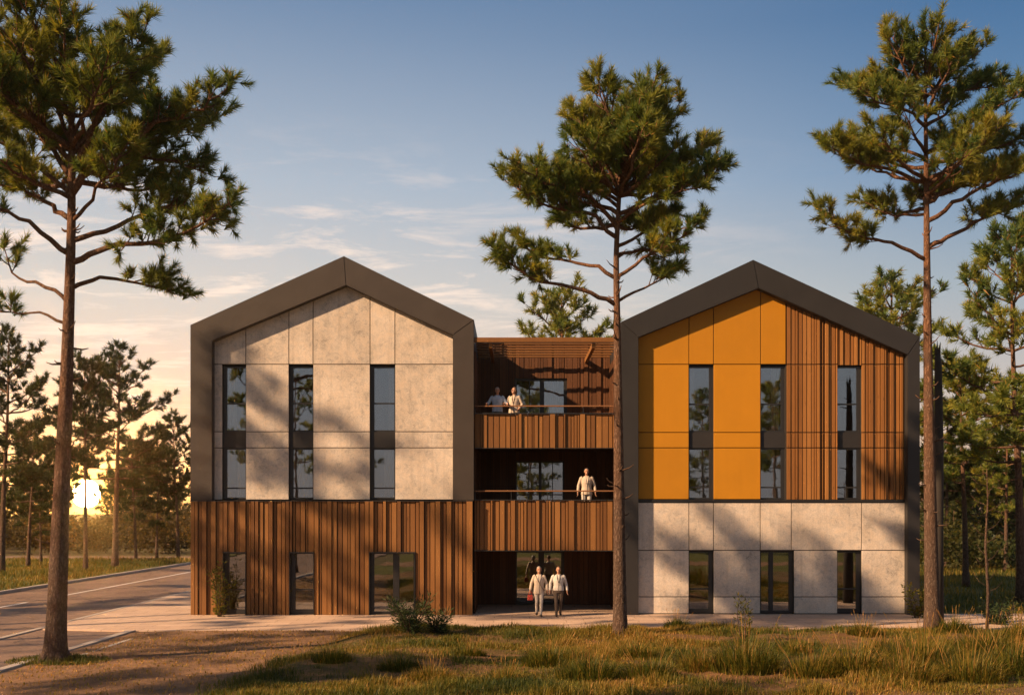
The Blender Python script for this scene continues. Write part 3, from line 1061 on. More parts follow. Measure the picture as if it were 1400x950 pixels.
def lawn_left(y):
    return np.interp(y, [p[1] for p in LAWN_EDGE], [p[0] for p in LAWN_EDGE])


def lawn_h(x, y):
    """height of the lawn surface"""
    f = np.clip((31.75 - y) / 1.6, 0, 1)
    g_ = np.clip((x - lawn_left(y)) / 1.2, 0, 1)
    h = 0.05 + 0.20 * vnoise(x * 0.33 + 5, y * 0.42 + 3, 3) + 0.09 * vnoise(x * 1.1, y * 1.3, 5) + 0.035 * vnoise(x * 3.1, y * 3.3, 6)
    return 0.012 + (h - 0.02) * f * g_


def height_sheet(name, x0, x1, y0, y1, nx, ny, fn, mat, keep=None):
    xs, ys = np.meshgrid(np.linspace(x0, x1, nx), np.linspace(y0, y1, ny))
    zs = fn(xs, ys)
    v = np.stack([xs.ravel(), ys.ravel(), zs.ravel()], 1)
    idx = np.arange(nx * ny).reshape(ny, nx)
    a, b, c, d = idx[:-1, :-1].ravel(), idx[:-1, 1:].ravel(), idx[1:, 1:].ravel(), idx[1:, :-1].ravel()
    t = np.concatenate([np.stack([a, b, c], 1), np.stack([a, c, d], 1)])
    if keep is not None:
        cen = v[t].mean(1)
        t = t[keep(cen[:, 0], cen[:, 1])]
    me = np_mesh(name, v, t)
    return tag(link(name, me, mat, smooth=True), kind='structure')


height_sheet('lawn', -8.0, 46, 13, 31.95, 320, 150, lawn_h, M['lawn'], lambda x, y: x > lawn_left(y) - 0.05)
height_sheet('gravel', -11.45, -3.4, 13, 31.6, 110, 200,
             lambda x, y: 0.004 + 0.05 * vnoise(x * 0.6, y * 0.6, 9) + 0.02 * vnoise(x * 2.7, y * 2.7, 10) + 0.01 * vnoise(x * 8, y * 8, 12) - 0.05 * np.clip((y - 31.0) / 0.6, 0, 1),
             M['gravel'])
# open lawn and soil on the side the windows look out on
sheet('meadow', [(-9, -80), (70, -80), (70, 13.1), (-9, 13.1)], 0.0, M['verge'])
sheet('path', [(-9, -2), (70, -2), (70, 3), (-9, 3)], 0.012, M['gravel'])
# ground on the right of and behind the building
sheet('meadow', [(14.6, 31.9), (90, 31.9), (90, 110), (14.6, 110)], -0.03, M['verge'])
# low far rise that closes the horizon
hm = MB()
for k in range(48):
    a0, a1 = math.radians(-80 + k * 160 / 48), math.radians(-80 + (k + 1) * 160 / 48)
    r0, r1, r2 = 170, 280, 420
    def pt(r, a, z):
        return (r * math.sin(a), r * math.cos(a), z)
    h = lambda a: 3.4 + 1.2 * math.sin(a * 5 + 1) + 0.6 * math.sin(a * 13)
    hm.add([pt(r0, a0, -0.1), pt(r0, a1, -0.1), pt(r1, a1, h(a1)), pt(r1, a0, h(a0)), pt(r2, a1, h(a1)), pt(r2, a0, h(a0))], [(0, 1, 2, 3), (3, 2, 4, 5)])
tag(hm.build('hills', M['soil'], smooth=True), kind='structure')


# ------------------------------------------------------------------ pines
def norm(v):
    return v / np.maximum(np.linalg.norm(v, axis=-1, keepdims=True), 1e-9)


def tufts_mesh(name, C, D, k, nl, w, spread, rng, tone=None):
    """needle brushes: k needles round each shoot (centre C, direction D)"""
    n = len(C)
    C = np.repeat(np.asarray(C, float), k, 0)
    D = np.repeat(norm(np.asarray(D, float)), k, 0)
    rnd = norm(rng.normal(size=(n * k, 3)))
    u = rng.uniform(-0.75, 0.25, (n * k, 1))
    d = norm(D * rng.uniform(0.45, 1.0, (n * k, 1)) + rnd * spread)
    L = nl * rng.uniform(0.65, 1.15, (n * k, 1))
    base = C + D * (u * nl * 0.9)
    tip = base + d * L
    tip[:, 2] -= 0.02 * L[:, 0]
    side = norm(np.cross(d, norm(rng.normal(size=(n * k, 3))))) * (w * 0.5)
    V = np.empty((n * k, 3, 3))
    V[:, 0], V[:, 1], V[:, 2] = base - side, base + side, tip
    T = np.arange(n * k * 3).reshape(-1, 3)
    t0 = rng.random(n) if tone is None else np.asarray(tone)
    r = np.clip(np.repeat(t0, k) * 0.72 + rng.random(n * k) * 0.24, 0, 0.93)
    dead = rng.random(n * k) < 0.03
    r[dead] = rng.uniform(0.93, 1.0, dead.sum())
    return np_mesh(name, V.reshape(-1, 3), T, r)


def resample(pts, step):
    P = np.array(pts, float)
    seg = np.linalg.norm(np.diff(P, axis=0), axis=1)
    s = np.concatenate([[0], np.cumsum(seg)])
    n = max(3, int(s[-1] / step) + 1)
    q_ = np.linspace(0, s[-1], n)
    out = np.stack([np.interp(q_, s, P[:, i]) for i in range(3)], 1)
    # soften the corners
    for _ in range(2):
        out[1:-1] = 0.25 * out[:-2] + 0.5 * out[1:-1] + 0.25 * out[2:]
    return out, s[-1]


def grow(rng, tb, limb, r0, C, D, start=0.25, sub_len=1.1, every=0.20, twigs=4, lift=0.30, nside=5, fine=True):
    """one limb: tube, side shoots, and the brushes on them"""
    P, L = resample(limb, 0.28)
    n = len(P)
    P[1:-1] += rng.normal(0, 0.035, (n - 2, 3)) * min(1.0, L / 3)
    rad = [r0 * (1 - i / (n - 1)) ** 0.8 * 0.93 + 0.010 for i in range(n)]
    tb.tube([tuple(p) for p in P], rad, nside, rng.random())
    m = max(2, int(L * (1 - start) / every))
    for i in range(m + 1):
        t = start + (1 - start) * i / m
        f = t * (n - 1)
        a = int(min(f, n - 2))
        p = P[a] + (P[a + 1] - P[a]) * (f - a)
        d = norm(P[min(a + 2, n - 1)] - P[max(a - 1, 0)])
        if i == m:
            dirs = [d]
        else:
            h = np.array([-d[1], d[0], 0.0])
            h = h / max(np.linalg.norm(h), 1e-6)
            sg = 1 if i % 2 else -1
            dirs = [norm(d * rng.uniform(0.3, 0.9) + h * sg * rng.uniform(0.5, 1.1) + np.array([0, 0, lift * rng.uniform(0.0, 2.0)]))]
            if rng.random() < 0.45:
                dirs.append(norm(d * 0.6 + rng.normal(0, 0.5, 3) + np.array([0, 0, lift * 2.0])))
        for sd in dirs:
            sl = sub_len * rng.uniform(0.55, 1.15) * (1.05 - 0.55 * t) * min(1.0, 0.4 + 3.0 * (t - start + 0.12))
            mid = p + sd * sl * 0.55 + np.array([0, 0, -0.03 * sl])
            end = p + sd * sl + np.array([0, 0, 0.14 * sl])
            tb.tube([tuple(p), tuple(mid), tuple(end)], [0.016 + 0.18 * rad[a] * 0.5, 0.013, 0.007], 4 if fine else 3, rng.random(), cap=False)
            C.append(end); D.append(norm(end - mid + np.array([0, 0, 0.12])))
            for k in range(twigs):
                q_ = rng.uniform(0.35, 0.98)
                b = p + (mid - p) * (q_ / 0.55) if q_ < 0.55 else mid + (end - mid) * ((q_ - 0.55) / 0.45)
                td = norm(sd * 0.8 + rng.normal(0, 0.55, 3) + np.array([0, 0, 0.38]))
                tl = rng.uniform(0.16, 0.42) * min(1.0, sub_len)
                e = b + td * tl
                if fine:
                    tb.tube([tuple(b), tuple(e)], [0.009, 0.006], 3, rng.random(), cap=False)
                C.append(e); D.append(td)


def pine_root(name_label, loc, group=None, cat='tree'):
    return thing('pine_tree', name_label, cat, loc, 0, group)


def bare_stubs(rng, tb, T, rad, z0, z1, n):
    for _ in range(n):
        z = rng.uniform(z0, z1)
        i = int(np.argmin(np.abs(T[:, 2] - z)))
        a = rng.uniform(0, 6.28)
        d = np.array([math.cos(a), math.sin(a), rng.uniform(-0.1, 0.5)])
        l = rng.uniform(0.10, 0.38)
        p = T[i]
        tb.tube([tuple(p), tuple(p + d * (rad[i] + l * 0.6)), tuple(p + d * (rad[i] + l) + np.array([0, 0, 0.05]))], [0.03, 0.018, 0.01], 4, rng.random())


def hero_pine(label, Y, base, trunk, limbs, seed, r_base, r_top, extra, tops, sub_len=0.92, needle=0.26, k=66, dense=1.25):
    """a foreground pine laid out limb by limb; pixels give where each limb ran across the view, depth is spread round the trunk"""
    rng = np.random.default_rng(seed)
    bx, by = FX(base[0], Y), FZ(base[1], Y)
    root = pine_root(label, (bx, Y, 0.0))
    W = lambda p, dy=0.0: np.array([FX(p[0], Y) - bx, dy, FZ(p[1], Y)])
    T, L = resample([W(p) for p in trunk], 0.4)
    T[0][2] = min(T[0][2], 0.0) - 0.15
    n = len(T)
    rad = []
    for i in range(n):
        t = i / (n - 1)
        z = T[i][2]
        rad.append(r_top + (r_base - r_top) * (1 - t) ** 1.15 + 0.16 * math.exp(-max(z, 0) / 0.28) * r_base / 0.3)
    tb = MB()
    tb.tube([tuple(p) for p in T], rad, 18, 0.5)
    # roots flaring into the soil
    for a in range(6):
        an = a * 1.05 + rng.uniform(-0.2, 0.2)
        d = np.array([math.cos(an), math.sin(an), 0])
        tb.tube([(d[0] * r_base * 0.6, d[1] * r_base * 0.6, 0.32), (d[0] * r_base * 1.35, d[1] * r_base * 1.35, 0.08), tuple(d * r_base * 2.2 + np.array([0, 0, -0.08]))], [0.12, 0.10, 0.05], 7, 0.5)
    C, D = [], []
    for (pts, dy, r0, st) in limbs:
        m = len(pts)
        lim = [W(p, dy * (i / (m - 1)) ** 0.9) for i, p in enumerate(pts)]
        z0 = lim[0][2] - 0.06
        lim = [np.array([np.interp(z0, T[:, 2], T[:, a]) for a in (0, 1)] + [z0])] + lim
        grow(rng, tb, lim, r0, C, D, st, sub_len, 0.20 / dense, 4, 0.24, 7)
    crown0 = FZ(extra[1], Y)
    # limbs that run towards and away from the viewer
    for j in range(extra[0]):
        z = rng.uniform(crown0, T[-1][2] - 0.8)
        i = int(np.argmin(np.abs(T[:, 2] - z)))
        q_ = (z - crown0) / max(T[-1][2] - crown0, 0.1)
        a = (math.pi / 2 if j % 2 else -math.pi / 2) + rng.uniform(-1.15, 1.15)
        ln = extra[2] * rng.uniform(0.6, 1.0) * (1.0 - 0.55 * q_)
        up = 0.10 + 0.75 * q_
        d = np.array([math.cos(a), math.sin(a), up])
        p = T[i]
        grow(rng, tb, [p, p + d * ln * 0.5 + np.array([0, 0, -0.05]), p + d * ln + np.array([0, 0, 0.25])], 0.06, C, D, 0.35, sub_len, 0.24 / dense, 3, 0.3, 6)
    bare_stubs(rng, tb, T, rad, 2.5, crown0, 26)
    link('trunk', tb.mesh('pine_trunk'), M['bark'], root, True)
    C, D = np.array(C), np.array(D)
    tone = np.clip(0.15 + 0.75 * vnoise(C[:, 0] * 1.1 + seed, C[:, 2] * 1.1 + C[:, 1], seed) + rng.normal(0, 0.08, len(C)), 0, 1)
    me = tufts_mesh('pine_crown', C, D, k, needle, 0.022, 0.55, rng, tone)
    link('crown', me, M['needle'], root)
    return root, len(C)


def generic_pine(seed, H, crown_base, width, n_limbs, k, needle, w, r_base, mat='needle', bend=0.3, sub=1.0, every=0.30):
    """trunk and crown meshes of one pine of height H standing at the origin"""
    rng = np.random.default_rng(seed)
    bx, by = rng.uniform(-bend, bend, 2)
    T, L = resample([(0, 0, -0.15), (bx * 0.3, by * 0.3, H * 0.33), (bx, by, H * 0.7), (bx * 1.1, by * 1.1, H * 0.985)], 0.6)
    n = len(T)
    rad = [0.03 + (r_base - 0.03) * (1 - i / (n - 1)) ** 1.05 + 0.08 * math.exp(-i * 1.2) for i in range(n)]
    tb = MB()
    tb.tube([tuple(p) for p in T], rad, 9, 0.5)
    C, D = [], []
    for j in range(n_limbs):
        q_ = (j + rng.uniform(0, 0.9)) / n_limbs
        z = crown_base + (H * 0.97 - crown_base) * q_
        i = int(np.argmin(np.abs(T[:, 2] - z)))
        prof = (0.62 + 0.55 * math.sin(math.pi * min(1, (q_ + 0.12) * 0.85))) * (1 - 0.72 * max(0, q_ - 0.35) / 0.65)
        ln = width * prof * rng.uniform(0.62, 1.1)
        a = j * 2.399 + rng.uniform(-0.5, 0.5)
        up = -0.02 + 0.95 * q_ ** 1.4 + rng.uniform(-0.08, 0.14)
        d = np.array([math.cos(a), math.sin(a), up])
        p = T[i]
        grow(rng, tb, [p, p + d * ln * 0.5 + np.array([0, 0, -0.08 * ln * 0.3]), p + d * ln + np.array([0, 0, 0.10 * ln])], 0.035 + 0.02 * rng.random(), C, D, 0.34, sub, every, 3, 0.3, 4, fine=False)
    bare_stubs(rng, tb, T, rad, min(H * 0.12, crown_base * 0.5), crown_base, 10)
    C, D = np.array(C), np.array(D)
    tone = np.clip(0.15 + 0.75 * vnoise(C[:, 0] * 0.8 + seed, C[:, 2] * 0.8 + C[:, 1], seed) + rng.normal(0, 0.08, len(C)), 0, 1)
    tm = tb.mesh('pine_trunk')
    tm.materials.append(M['bark'])
    tm.polygons.foreach_set('use_smooth', [True] * len(tm.polygons))
    cm = tufts_mesh('pine_crown', C, D, k, needle, w, 0.6, rng, tone)
    cm.materials.append(M[mat])
    return tm, cm, H


def plant_pine(kind, loc, H, rz, label, group=None, wide=1.0):
    tm, cm, h0 = kind
    root = pine_root(label, loc, group)
    s = H / h0
    root.scale = (s * wide, s * wide, s)
    root.rotation_euler = (0, 0, rz)
    for nm, me in (('trunk', tm), ('crown', cm)):
        o = bpy.data.objects.new(nm, me)
        COL.objects.link(o)
        o.parent = root
    return root


# the three foreground pines
LT = [  # left tree: limb points in the picture, depth the limb reaches, radius at the trunk, where foliage starts
    ([(101, 392), (125, 376), (175, 379), (205, 384), (227, 390)], 0.9, 0.055, 0.55),
    ([(101, 356), (140, 345), (185, 336), (240, 340), (290, 322), (330, 297)], -0.8, 0.075, 0.38),
    ([(102, 326), (135, 312), (170, 296), (215, 268), (255, 272), (288, 288)], 1.0, 0.065, 0.40),
    ([(102, 300), (140, 268), (165, 262), (200, 230)], -1.2, 0.045, 0.45),
    ([(103, 262), (125, 228), (175, 197), (230, 172), (280, 155), (322, 130)], -0.7, 0.095, 0.42),
    ([(104, 250), (150, 190), (205, 160), (250, 140), (282, 120)], 1.1, 0.06, 0.42),
    ([(103, 232), (140, 170), (180, 110), (222, 42)], -1.0, 0.07, 0.35),
    ([(100, 205), (130, 130), (160, 70), (185, 18)], 1.4, 0.06, 0.30),
    ([(100, 215), (160, 195), (215, 190), (262, 202)], 1.6, 0.05, 0.42),
    ([(90, 412), (60, 388), (30, 382), (-4, 372), (-20, 335)], 0.8, 0.05, 0.78),
    ([(88, 345), (70, 325), (45, 306), (10, 298), (-40, 285)], -0.9, 0.07, 0.55),
    ([(86, 440), (60, 426), (30, 424), (-10, 420)], 0.6, 0.035, 0.95),
    ([(91, 298), (60, 278), (20, 248), (-45, 235)], 1.0, 0.065, 0.40),
    ([(93, 262), (50, 225), (10, 200), (-55, 180)], -1.0, 0.06, 0.30),
    ([(95, 240), (50, 170), (0, 130), (-50, 90)], 0.7, 0.07, 0.25),
    ([(95, 215), (55, 150), (20, 90), (-10, 40)], -1.3, 0.06, 0.22),
    ([(96, 190), (70, 110), (45, 50), (30, 6)], 0.8, 0.055, 0.20),
    ([(96, 160), (105, 90), (100, 40), (98, 0)], -0.4, 0.05, 0.15),
    ([(97, 180), (125, 100), (140, 50), (150, 14)], 0.3, 0.05, 0.2),
]


def fit(limbs, tx, sx, y0, y1, top):
    """leave room round the limb ends for the shoots that grow beyond them"""
    out = []
    for pts, dy, r0, st in limbs:
        p2 = [(tx + (x - tx) * (1 - (1 - sx) * min(1, abs(x - tx) / 80)), y if y > y1 else top + (y - y0) * (y1 - top) / (y1 - y0)) for x, y in pts]
        out.append((p2, dy, r0, st))
    return out


LT = fit(LT, 98, 0.95, 0, 230, 38)
hero_pine('tall pine in front of the left house wing, its trunk rising from the kerb strip', 24.9, (75, 905),
          [(75, 905), (83, 700), (91, 520), (95, 400), (98, 300), (98, 200), (97, 120), (97, 45)], LT, 21, 0.25, 0.05, (22, 265, 3.4), None)
MT = [
    ([(838, 415), (800, 402), (745, 389), (690, 383), (657, 352)], -0.6, 0.065, 0.5),
    ([(839, 378), (795, 354), (768, 352), (724, 345), (697, 322)], 0.9, 0.055, 0.48),
    ([(839, 322), (817, 296), (764, 287), (720, 286), (684, 256)], -0.7, 0.06, 0.40),
    ([(843, 284), (808, 256), (750, 226), (711, 203)], 0.9, 0.06, 0.33),
    ([(848, 250), (817, 196), (777, 141)], -0.9, 0.055, 0.25),
    ([(846, 262), (805, 228), (760, 208), (722, 222)], 1.3, 0.05, 0.35),
    ([(848, 410), (874, 395), (901, 386), (927, 370)], 0.6, 0.04, 0.62),
    ([(852, 376), (879, 357), (915, 345), (952, 322)], -0.8, 0.05, 0.42),
    ([(852, 334), (888, 309), (932, 280)], 0.9, 0.05, 0.38),
    ([(854, 284), (905, 258), (960, 244), (992, 226)], -0.6, 0.06, 0.38),
    ([(852, 250), (905, 216), (958, 182), (992, 154)], 0.8, 0.06, 0.33),
    ([(852, 218), (905, 160), (926, 128)], -0.9, 0.055, 0.28),
    ([(856, 175), (835, 130), (828, 112)], 0.5, 0.045, 0.18),
    ([(857, 165), (885, 125), (893, 114)], -0.4, 0.045, 0.18),
    ([(853, 205), (815, 165), (795, 130)], 0.9, 0.045, 0.25),
    ([(845, 300), (790, 262), (735, 255), (700, 240)], -1.2, 0.05, 0.4),
]
MT += [
    ([(852, 245), (885, 200), (930, 178)], 1.4, 0.05, 0.25), ([(850, 272), (818, 240), (772, 190)], 1.2, 0.05, 0.25),
    ([(853, 220), (850, 170), (864, 132)], 0.6, 0.045, 0.2), ([(850, 300), (890, 275), (950, 268)], -1.2, 0.05, 0.3),
    ([(849, 312), (812, 276), (748, 258)], -0.4, 0.05, 0.3), ([(853, 230), (880, 170), (905, 130)], 1.0, 0.045, 0.2),
    ([(850, 350), (890, 330), (935, 345)], 1.1, 0.045, 0.4)]
MT = fit(MT, 850, 0.87, 90, 310, 138)
hero_pine('slender pine rising in front of the middle of the building, left of the ochre wing', 28.4, (848, 882),
          [(848, 882), (846, 640), (844, 450), (842, 350), (848, 240), (853, 190), (857, 150)], MT, 33, 0.20, 0.04, (24, 315, 2.6), None)
RT = [
    ([(1264, 353), (1229, 338), (1183, 330), (1138, 324), (1108, 302)], -0.7, 0.06, 0.45),
    ([(1261, 290), (1229, 293), (1197, 270)], 0.7, 0.04, 0.45),
    ([(1261, 244), (1206, 232), (1146, 223), (1113, 204)], -0.7, 0.06, 0.42),
    ([(1264, 207), (1220, 181), (1164, 170)], 0.9, 0.05, 0.35),
    ([(1266, 156), (1229, 136), (1183, 138), (1166, 126)], -0.9, 0.05, 0.35),
    ([(1266, 128), (1220, 104), (1169, 80)], 0.8, 0.05, 0.30),
    ([(1275, 336), (1312, 318), (1349, 297), (1386, 283), (1420, 270)], 0.8, 0.075, 0.45),
    ([(1275, 300), (1322, 270), (1386, 242), (1425, 225)], -0.9, 0.07, 0.38),
    ([(1273, 252), (1312, 207), (1368, 186), (1425, 170)], 0.8, 0.065, 0.33),
    ([(1271, 198), (1322, 158), (1386, 128)], -0.9, 0.06, 0.30),
    ([(1270, 142), (1312, 104), (1368, 78), (1382, 80)], 0.8, 0.055, 0.28),
    ([(1266, 100), (1262, 60), (1257, 48)], -0.4, 0.04, 0.15),
    ([(1267, 95), (1280, 60), (1289, 52)], 0.4, 0.04, 0.15),
    ([(1268, 110), (1300, 70), (1322, 58)], -0.5, 0.045, 0.22),
    ([(1272, 275), (1330, 235), (1375, 220), (1415, 205)], 1.4, 0.06, 0.35),
    ([(1266, 110), (1235, 75), (1208, 66)], 1.0, 0.045, 0.25),
]
RT = fit(RT, 1267, 0.94, 22, 260, 56)
hero_pine('tall pine at the right corner of the building, growing out of the long grass', 30.4, (1275, 870),
          [(1275, 870), (1271, 640), (1268, 440), (1267, 320), (1266, 200), (1265, 130), (1265, 78)], RT, 45, 0.225, 0.04, (18, 300, 3.0), None)

# mid-distance pines: six grown kinds, copied
KINDS = [generic_pine(100 + i, 14.0, cb, wd_, nl, 30, 0.34, 0.045, 0.19, 'needle', 0.5, 0.95, 0.28)
         for i, (cb, wd_, nl) in enumerate([(5.2, 3.0, 34), (6.5, 2.6, 28), (4.4, 2.9, 38), (7.4, 3.2, 26)])]
VERGE = [(k_[0], k_[1].copy(), k_[2]) for k_ in KINDS]          # the same growth, needle colour darkened to stand in for backlit shade
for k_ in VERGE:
    k_[1].materials[0] = M['needle_dark_shaded']
SPARSE = generic_pine(150, 14.0, 7.5, 3.1, 10, 24, 0.34, 0.045, 0.17, 'needle', 0.5, 0.75, 0.42)
LOWK = [generic_pine(200 + i, 10.0, cb, wd_, nl, 24, 0.38, 0.075, 0.13, 'needle_far', 0.4, 0.95, 0.30)
        for i, (cb, wd_, nl) in enumerate([(3.0, 2.4, 26), (4.2, 2.0, 22), (1.0, 2.4, 34)])]

DIM = [(k_[0], k_[1].copy(), k_[2]) for k_ in LOWK]  # darker copies: backlit shade of the far wood put into the needle colour
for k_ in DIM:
    k_[1].materials[0] = M['needle_dark_shaded']


def pine_px(kind, px, base, top, label, group, rz, wide=1.0, Y=None):
    Y = ground_Y(base) if Y is None else Y
    zt = FZ(top, Y)
    return plant_pine(kind, (FX(px, Y), Y, 0.0), zt, rz, label, group, wide)


GL = 'pines in the verge beyond the road'
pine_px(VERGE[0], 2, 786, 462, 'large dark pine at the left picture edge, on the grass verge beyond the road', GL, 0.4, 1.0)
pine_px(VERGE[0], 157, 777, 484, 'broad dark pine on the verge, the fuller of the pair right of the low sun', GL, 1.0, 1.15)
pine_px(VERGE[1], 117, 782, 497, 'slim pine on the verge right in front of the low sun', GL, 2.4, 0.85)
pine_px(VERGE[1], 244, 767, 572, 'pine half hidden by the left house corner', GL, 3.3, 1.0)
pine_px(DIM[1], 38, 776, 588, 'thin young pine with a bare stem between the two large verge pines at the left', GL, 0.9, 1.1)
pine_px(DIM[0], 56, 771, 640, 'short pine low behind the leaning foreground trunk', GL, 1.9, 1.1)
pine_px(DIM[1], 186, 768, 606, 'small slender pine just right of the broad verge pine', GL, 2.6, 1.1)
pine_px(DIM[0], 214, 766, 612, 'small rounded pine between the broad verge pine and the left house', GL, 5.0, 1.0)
far_spots = []
rng = np.random.default_rng(5)
FL = 'far pines behind the verge'
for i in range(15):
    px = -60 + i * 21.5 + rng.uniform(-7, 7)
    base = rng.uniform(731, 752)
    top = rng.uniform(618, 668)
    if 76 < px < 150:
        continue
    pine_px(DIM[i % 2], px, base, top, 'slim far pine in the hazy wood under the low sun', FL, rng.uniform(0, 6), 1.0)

GB = 'pines behind the building'
plant_pine(KINDS[2], (FX(779, 62), 62, 0), FZ(400, 62), 0.7, 'pine crown showing above the pergola, behind the link', GB, 1.2)
plant_pine(KINDS[2], (FX(1205, 66), 66, 0), FZ(385, 66), 2.9, 'pine crown showing above the right roof slope, behind the ochre wing', GB, 1.25)
GR = 'pines on the right behind the building'
pine_px(KINDS[0], 1397, 823, 318, 'big pine at the right edge behind the corner pine', GR, 2.0, 1.0)
pine_px(KINDS[1], 1321, 801, 500, 'mid-sized pine with a bare stem between the two right-hand trunks', GR, 4.0, 1.12)
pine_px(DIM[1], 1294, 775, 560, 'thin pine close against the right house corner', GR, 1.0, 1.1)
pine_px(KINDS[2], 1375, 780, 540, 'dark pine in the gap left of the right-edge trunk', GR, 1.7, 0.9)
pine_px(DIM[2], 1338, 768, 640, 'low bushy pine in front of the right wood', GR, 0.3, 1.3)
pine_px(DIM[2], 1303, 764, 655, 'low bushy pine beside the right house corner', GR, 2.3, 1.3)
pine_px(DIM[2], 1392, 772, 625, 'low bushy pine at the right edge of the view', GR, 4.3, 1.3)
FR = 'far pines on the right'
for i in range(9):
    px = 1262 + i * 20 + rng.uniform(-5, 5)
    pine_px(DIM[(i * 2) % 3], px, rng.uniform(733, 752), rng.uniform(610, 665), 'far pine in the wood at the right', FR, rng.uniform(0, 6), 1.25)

# pines beyond the left edge of the view: their shadows cross the walls and the road
GS = 'tall pines along the road left of the view'
for i, (x, y, H, kd) in enumerate([(-24.3, 29.3, 17.6, 9), (-24.6, 27.4, 19.5, 9), (-24.5, 24.6, 18.6, 9), (-26.5, 18.0, 15.5, 9), (-25.2, 12.0, 15, 1), (-33, 16, 17, 9), (-27, 38.5, 14.5, 1), (-28, 44.5, 14.0, 3), (-30, 33, 14.0, 2), (-13.2, 10.0, 12.0, 9)]):
    plant_pine(SPARSE if kd == 9 else KINDS[kd], (x, y, 0.05), H, i * 1.3, 'tall pine beside the road, past the left edge of the picture', GS, 0.9)
# pines across the meadow, seen mirrored in the panes
GM = 'pines across the meadow facing the building'
for i, (x, y, H, kd) in enumerate([(-16, -22, 15, 0), (-7, -34, 14, 1), (2, -26, 16, 2), (10, -40, 15, 3), (19, -28, 15, 0), (28, -35, 17, 1), (38, -26, 15, 2), (-26, -38, 16, 3), (14, -60, 17, 2), (-2, -62, 17, 0), (34, -60, 17, 3)]):
    plant_pine(KINDS[kd], (x, y, 0), H, i * 0.9, 'pine standing across the meadow opposite the building', GM)

# ------------------------------------------------------------------ undergrowth
def blades_mesh(name, P, az, lean, L, w, r):
    """curved grass blades: P root points (n,3)"""
    n = len(P)
    d = np.stack([np.cos(az), np.sin(az), np.zeros(n)], 1)
    s = np.stack([-np.sin(az), np.cos(az), np.zeros(n)], 1) * (w[:, None] * 0.5)
    up = np.array([0, 0, 1.0])
    m = P + d * (lean * L * 0.28)[:, None] + up * (L * 0.58)[:, None]
    t = P + d * (lean * L)[:, None] + up * (L * np.sqrt(np.clip(1 - (lean * 0.75) ** 2, 0.15, 1)))[:, None]
    V = np.stack([P - s, P + s, m + s * 0.75, m - s * 0.75, t], 1).reshape(-1, 3)
    b = np.arange(n)[:, None] * 5
    T = np.concatenate([b + np.array([[0, 1, 2]]), b + np.array([[0, 2, 3]]), b + np.array([[3, 2, 4]])], 1).reshape(-1, 3)
    return np_mesh(name, V, T, np.repeat(r, 3))


rng = np.random.default_rng(77)
# lawn grass: dense near the eye, thinned over the bare patches
n = 330000
y = rng.uniform(18.6, 31.85, n)
x = rng.uniform(-8, 21, n)
bare = vnoise(x * 0.55 + 2, y * 0.75 + 8, 21) * 0.65 + vnoise(x * 1.9, y * 2.3, 22) * 0.35
clump = vnoise(x * 1.4 + 9, y * 1.7, 23)
edge = np.clip((x - lawn_left(y)) / 0.9 + (vnoise(x * 2.2, y * 2.2, 25) - 0.5) * 1.4, 0, 1)
keep = (rng.random(n) < np.clip((bare - 0.31) * 4.0, 0.07, 1) * edge) & (np.abs(x) < 0.5 * y + 2.0)
x, y, bare, clump = x[keep], y[keep], bare[keep], clump[keep]
n = len(x)
L = (0.04 + 0.19 * clump ** 2 + 0.08 * np.clip((bare - 0.5) * 3, 0, 1)) * rng.uniform(0.5, 1.5, n) * np.clip((32.1 - y) / 1.0, 0.45, 1)
tone = np.clip(0.12 + 0.70 * vnoise(x * 0.45 + 4, y * 0.6, 24) + 0.35 * (0.55 - bare) + rng.normal(0, 0.15, n), 0, 1)
gm = blades_mesh('grass', np.stack([x, y, lawn_h(x, y) - 0.01], 1), rng.uniform(0, 6.28, n), rng.uniform(0.1, 0.9, n), L, rng.uniform(0.008, 0.020, n), tone)
tag(link('grass', gm, M['grass']), 'short olive and straw grass over the uneven lawn in front of the building', None, None, 'stuff')
# verge and meadow grass farther off
n = 60000
x = np.concatenate([rng.uniform(-52, -23.3, n), rng.uniform(14.8, 44, n // 2)])
y = np.concatenate([rng.uniform(40, 78, n), rng.uniform(37.5, 70, n // 2)])
k_ = np.abs(x) < 0.53 * y
x, y = x[k_], y[k_]
n = len(x)
L = rng.uniform(0.10, 0.34, n) * (0.5 + vnoise(x * 0.6, y * 0.6, 31))
tone = np.clip(0.25 + 0.5 * vnoise(x * 0.3, y * 0.3, 32) + rng.normal(0, 0.13, n), 0, 1)
gm = blades_mesh('verge_grass', np.stack([x, y, np.where(x < 0, 0.09, -0.03) - 0.01], 1), rng.uniform(0, 6.28, n), rng.uniform(0.1, 0.9, n), L, rng.uniform(0.02, 0.05, n), tone)
tag(link('verge_grass', gm, M['grass']), 'sunlit grass on the verges beyond the road and right of the building', None, None, 'stuff')
# needles and bits of bark lying on the gravel
n = 9000
x, y = rng.uniform(-11.2, -3.6, n), rng.uniform(17, 31, n)
k_ = (x < lawn_left(y) + 0.3) & (rng.random(n) < 0.25 + 0.75 * vnoise(x * 0.9, y * 0.9, 41))
x, y = x[k_], y[k_]
n = len(x)
gz = 0.012 + 0.05 * vnoise(x * 0.6, y * 0.6, 9) + 0.02 * vnoise(x * 2.7, y * 2.7, 10) + 0.01 * vnoise(x * 8, y * 8, 12)
gm = blades_mesh('needle_litter', np.stack([x, y, gz], 1), rng.uniform(0, 6.28, n), rng.uniform(1.2, 1.3, n), rng.uniform(0.04, 0.11, n), rng.uniform(0.01, 0.03, n), rng.uniform(0.55, 1.0, n))
tag(link('needle_litter', gm, M['grass']), 'fallen pine needles and bark flakes on the brown gravel', None, None, 'stuff')


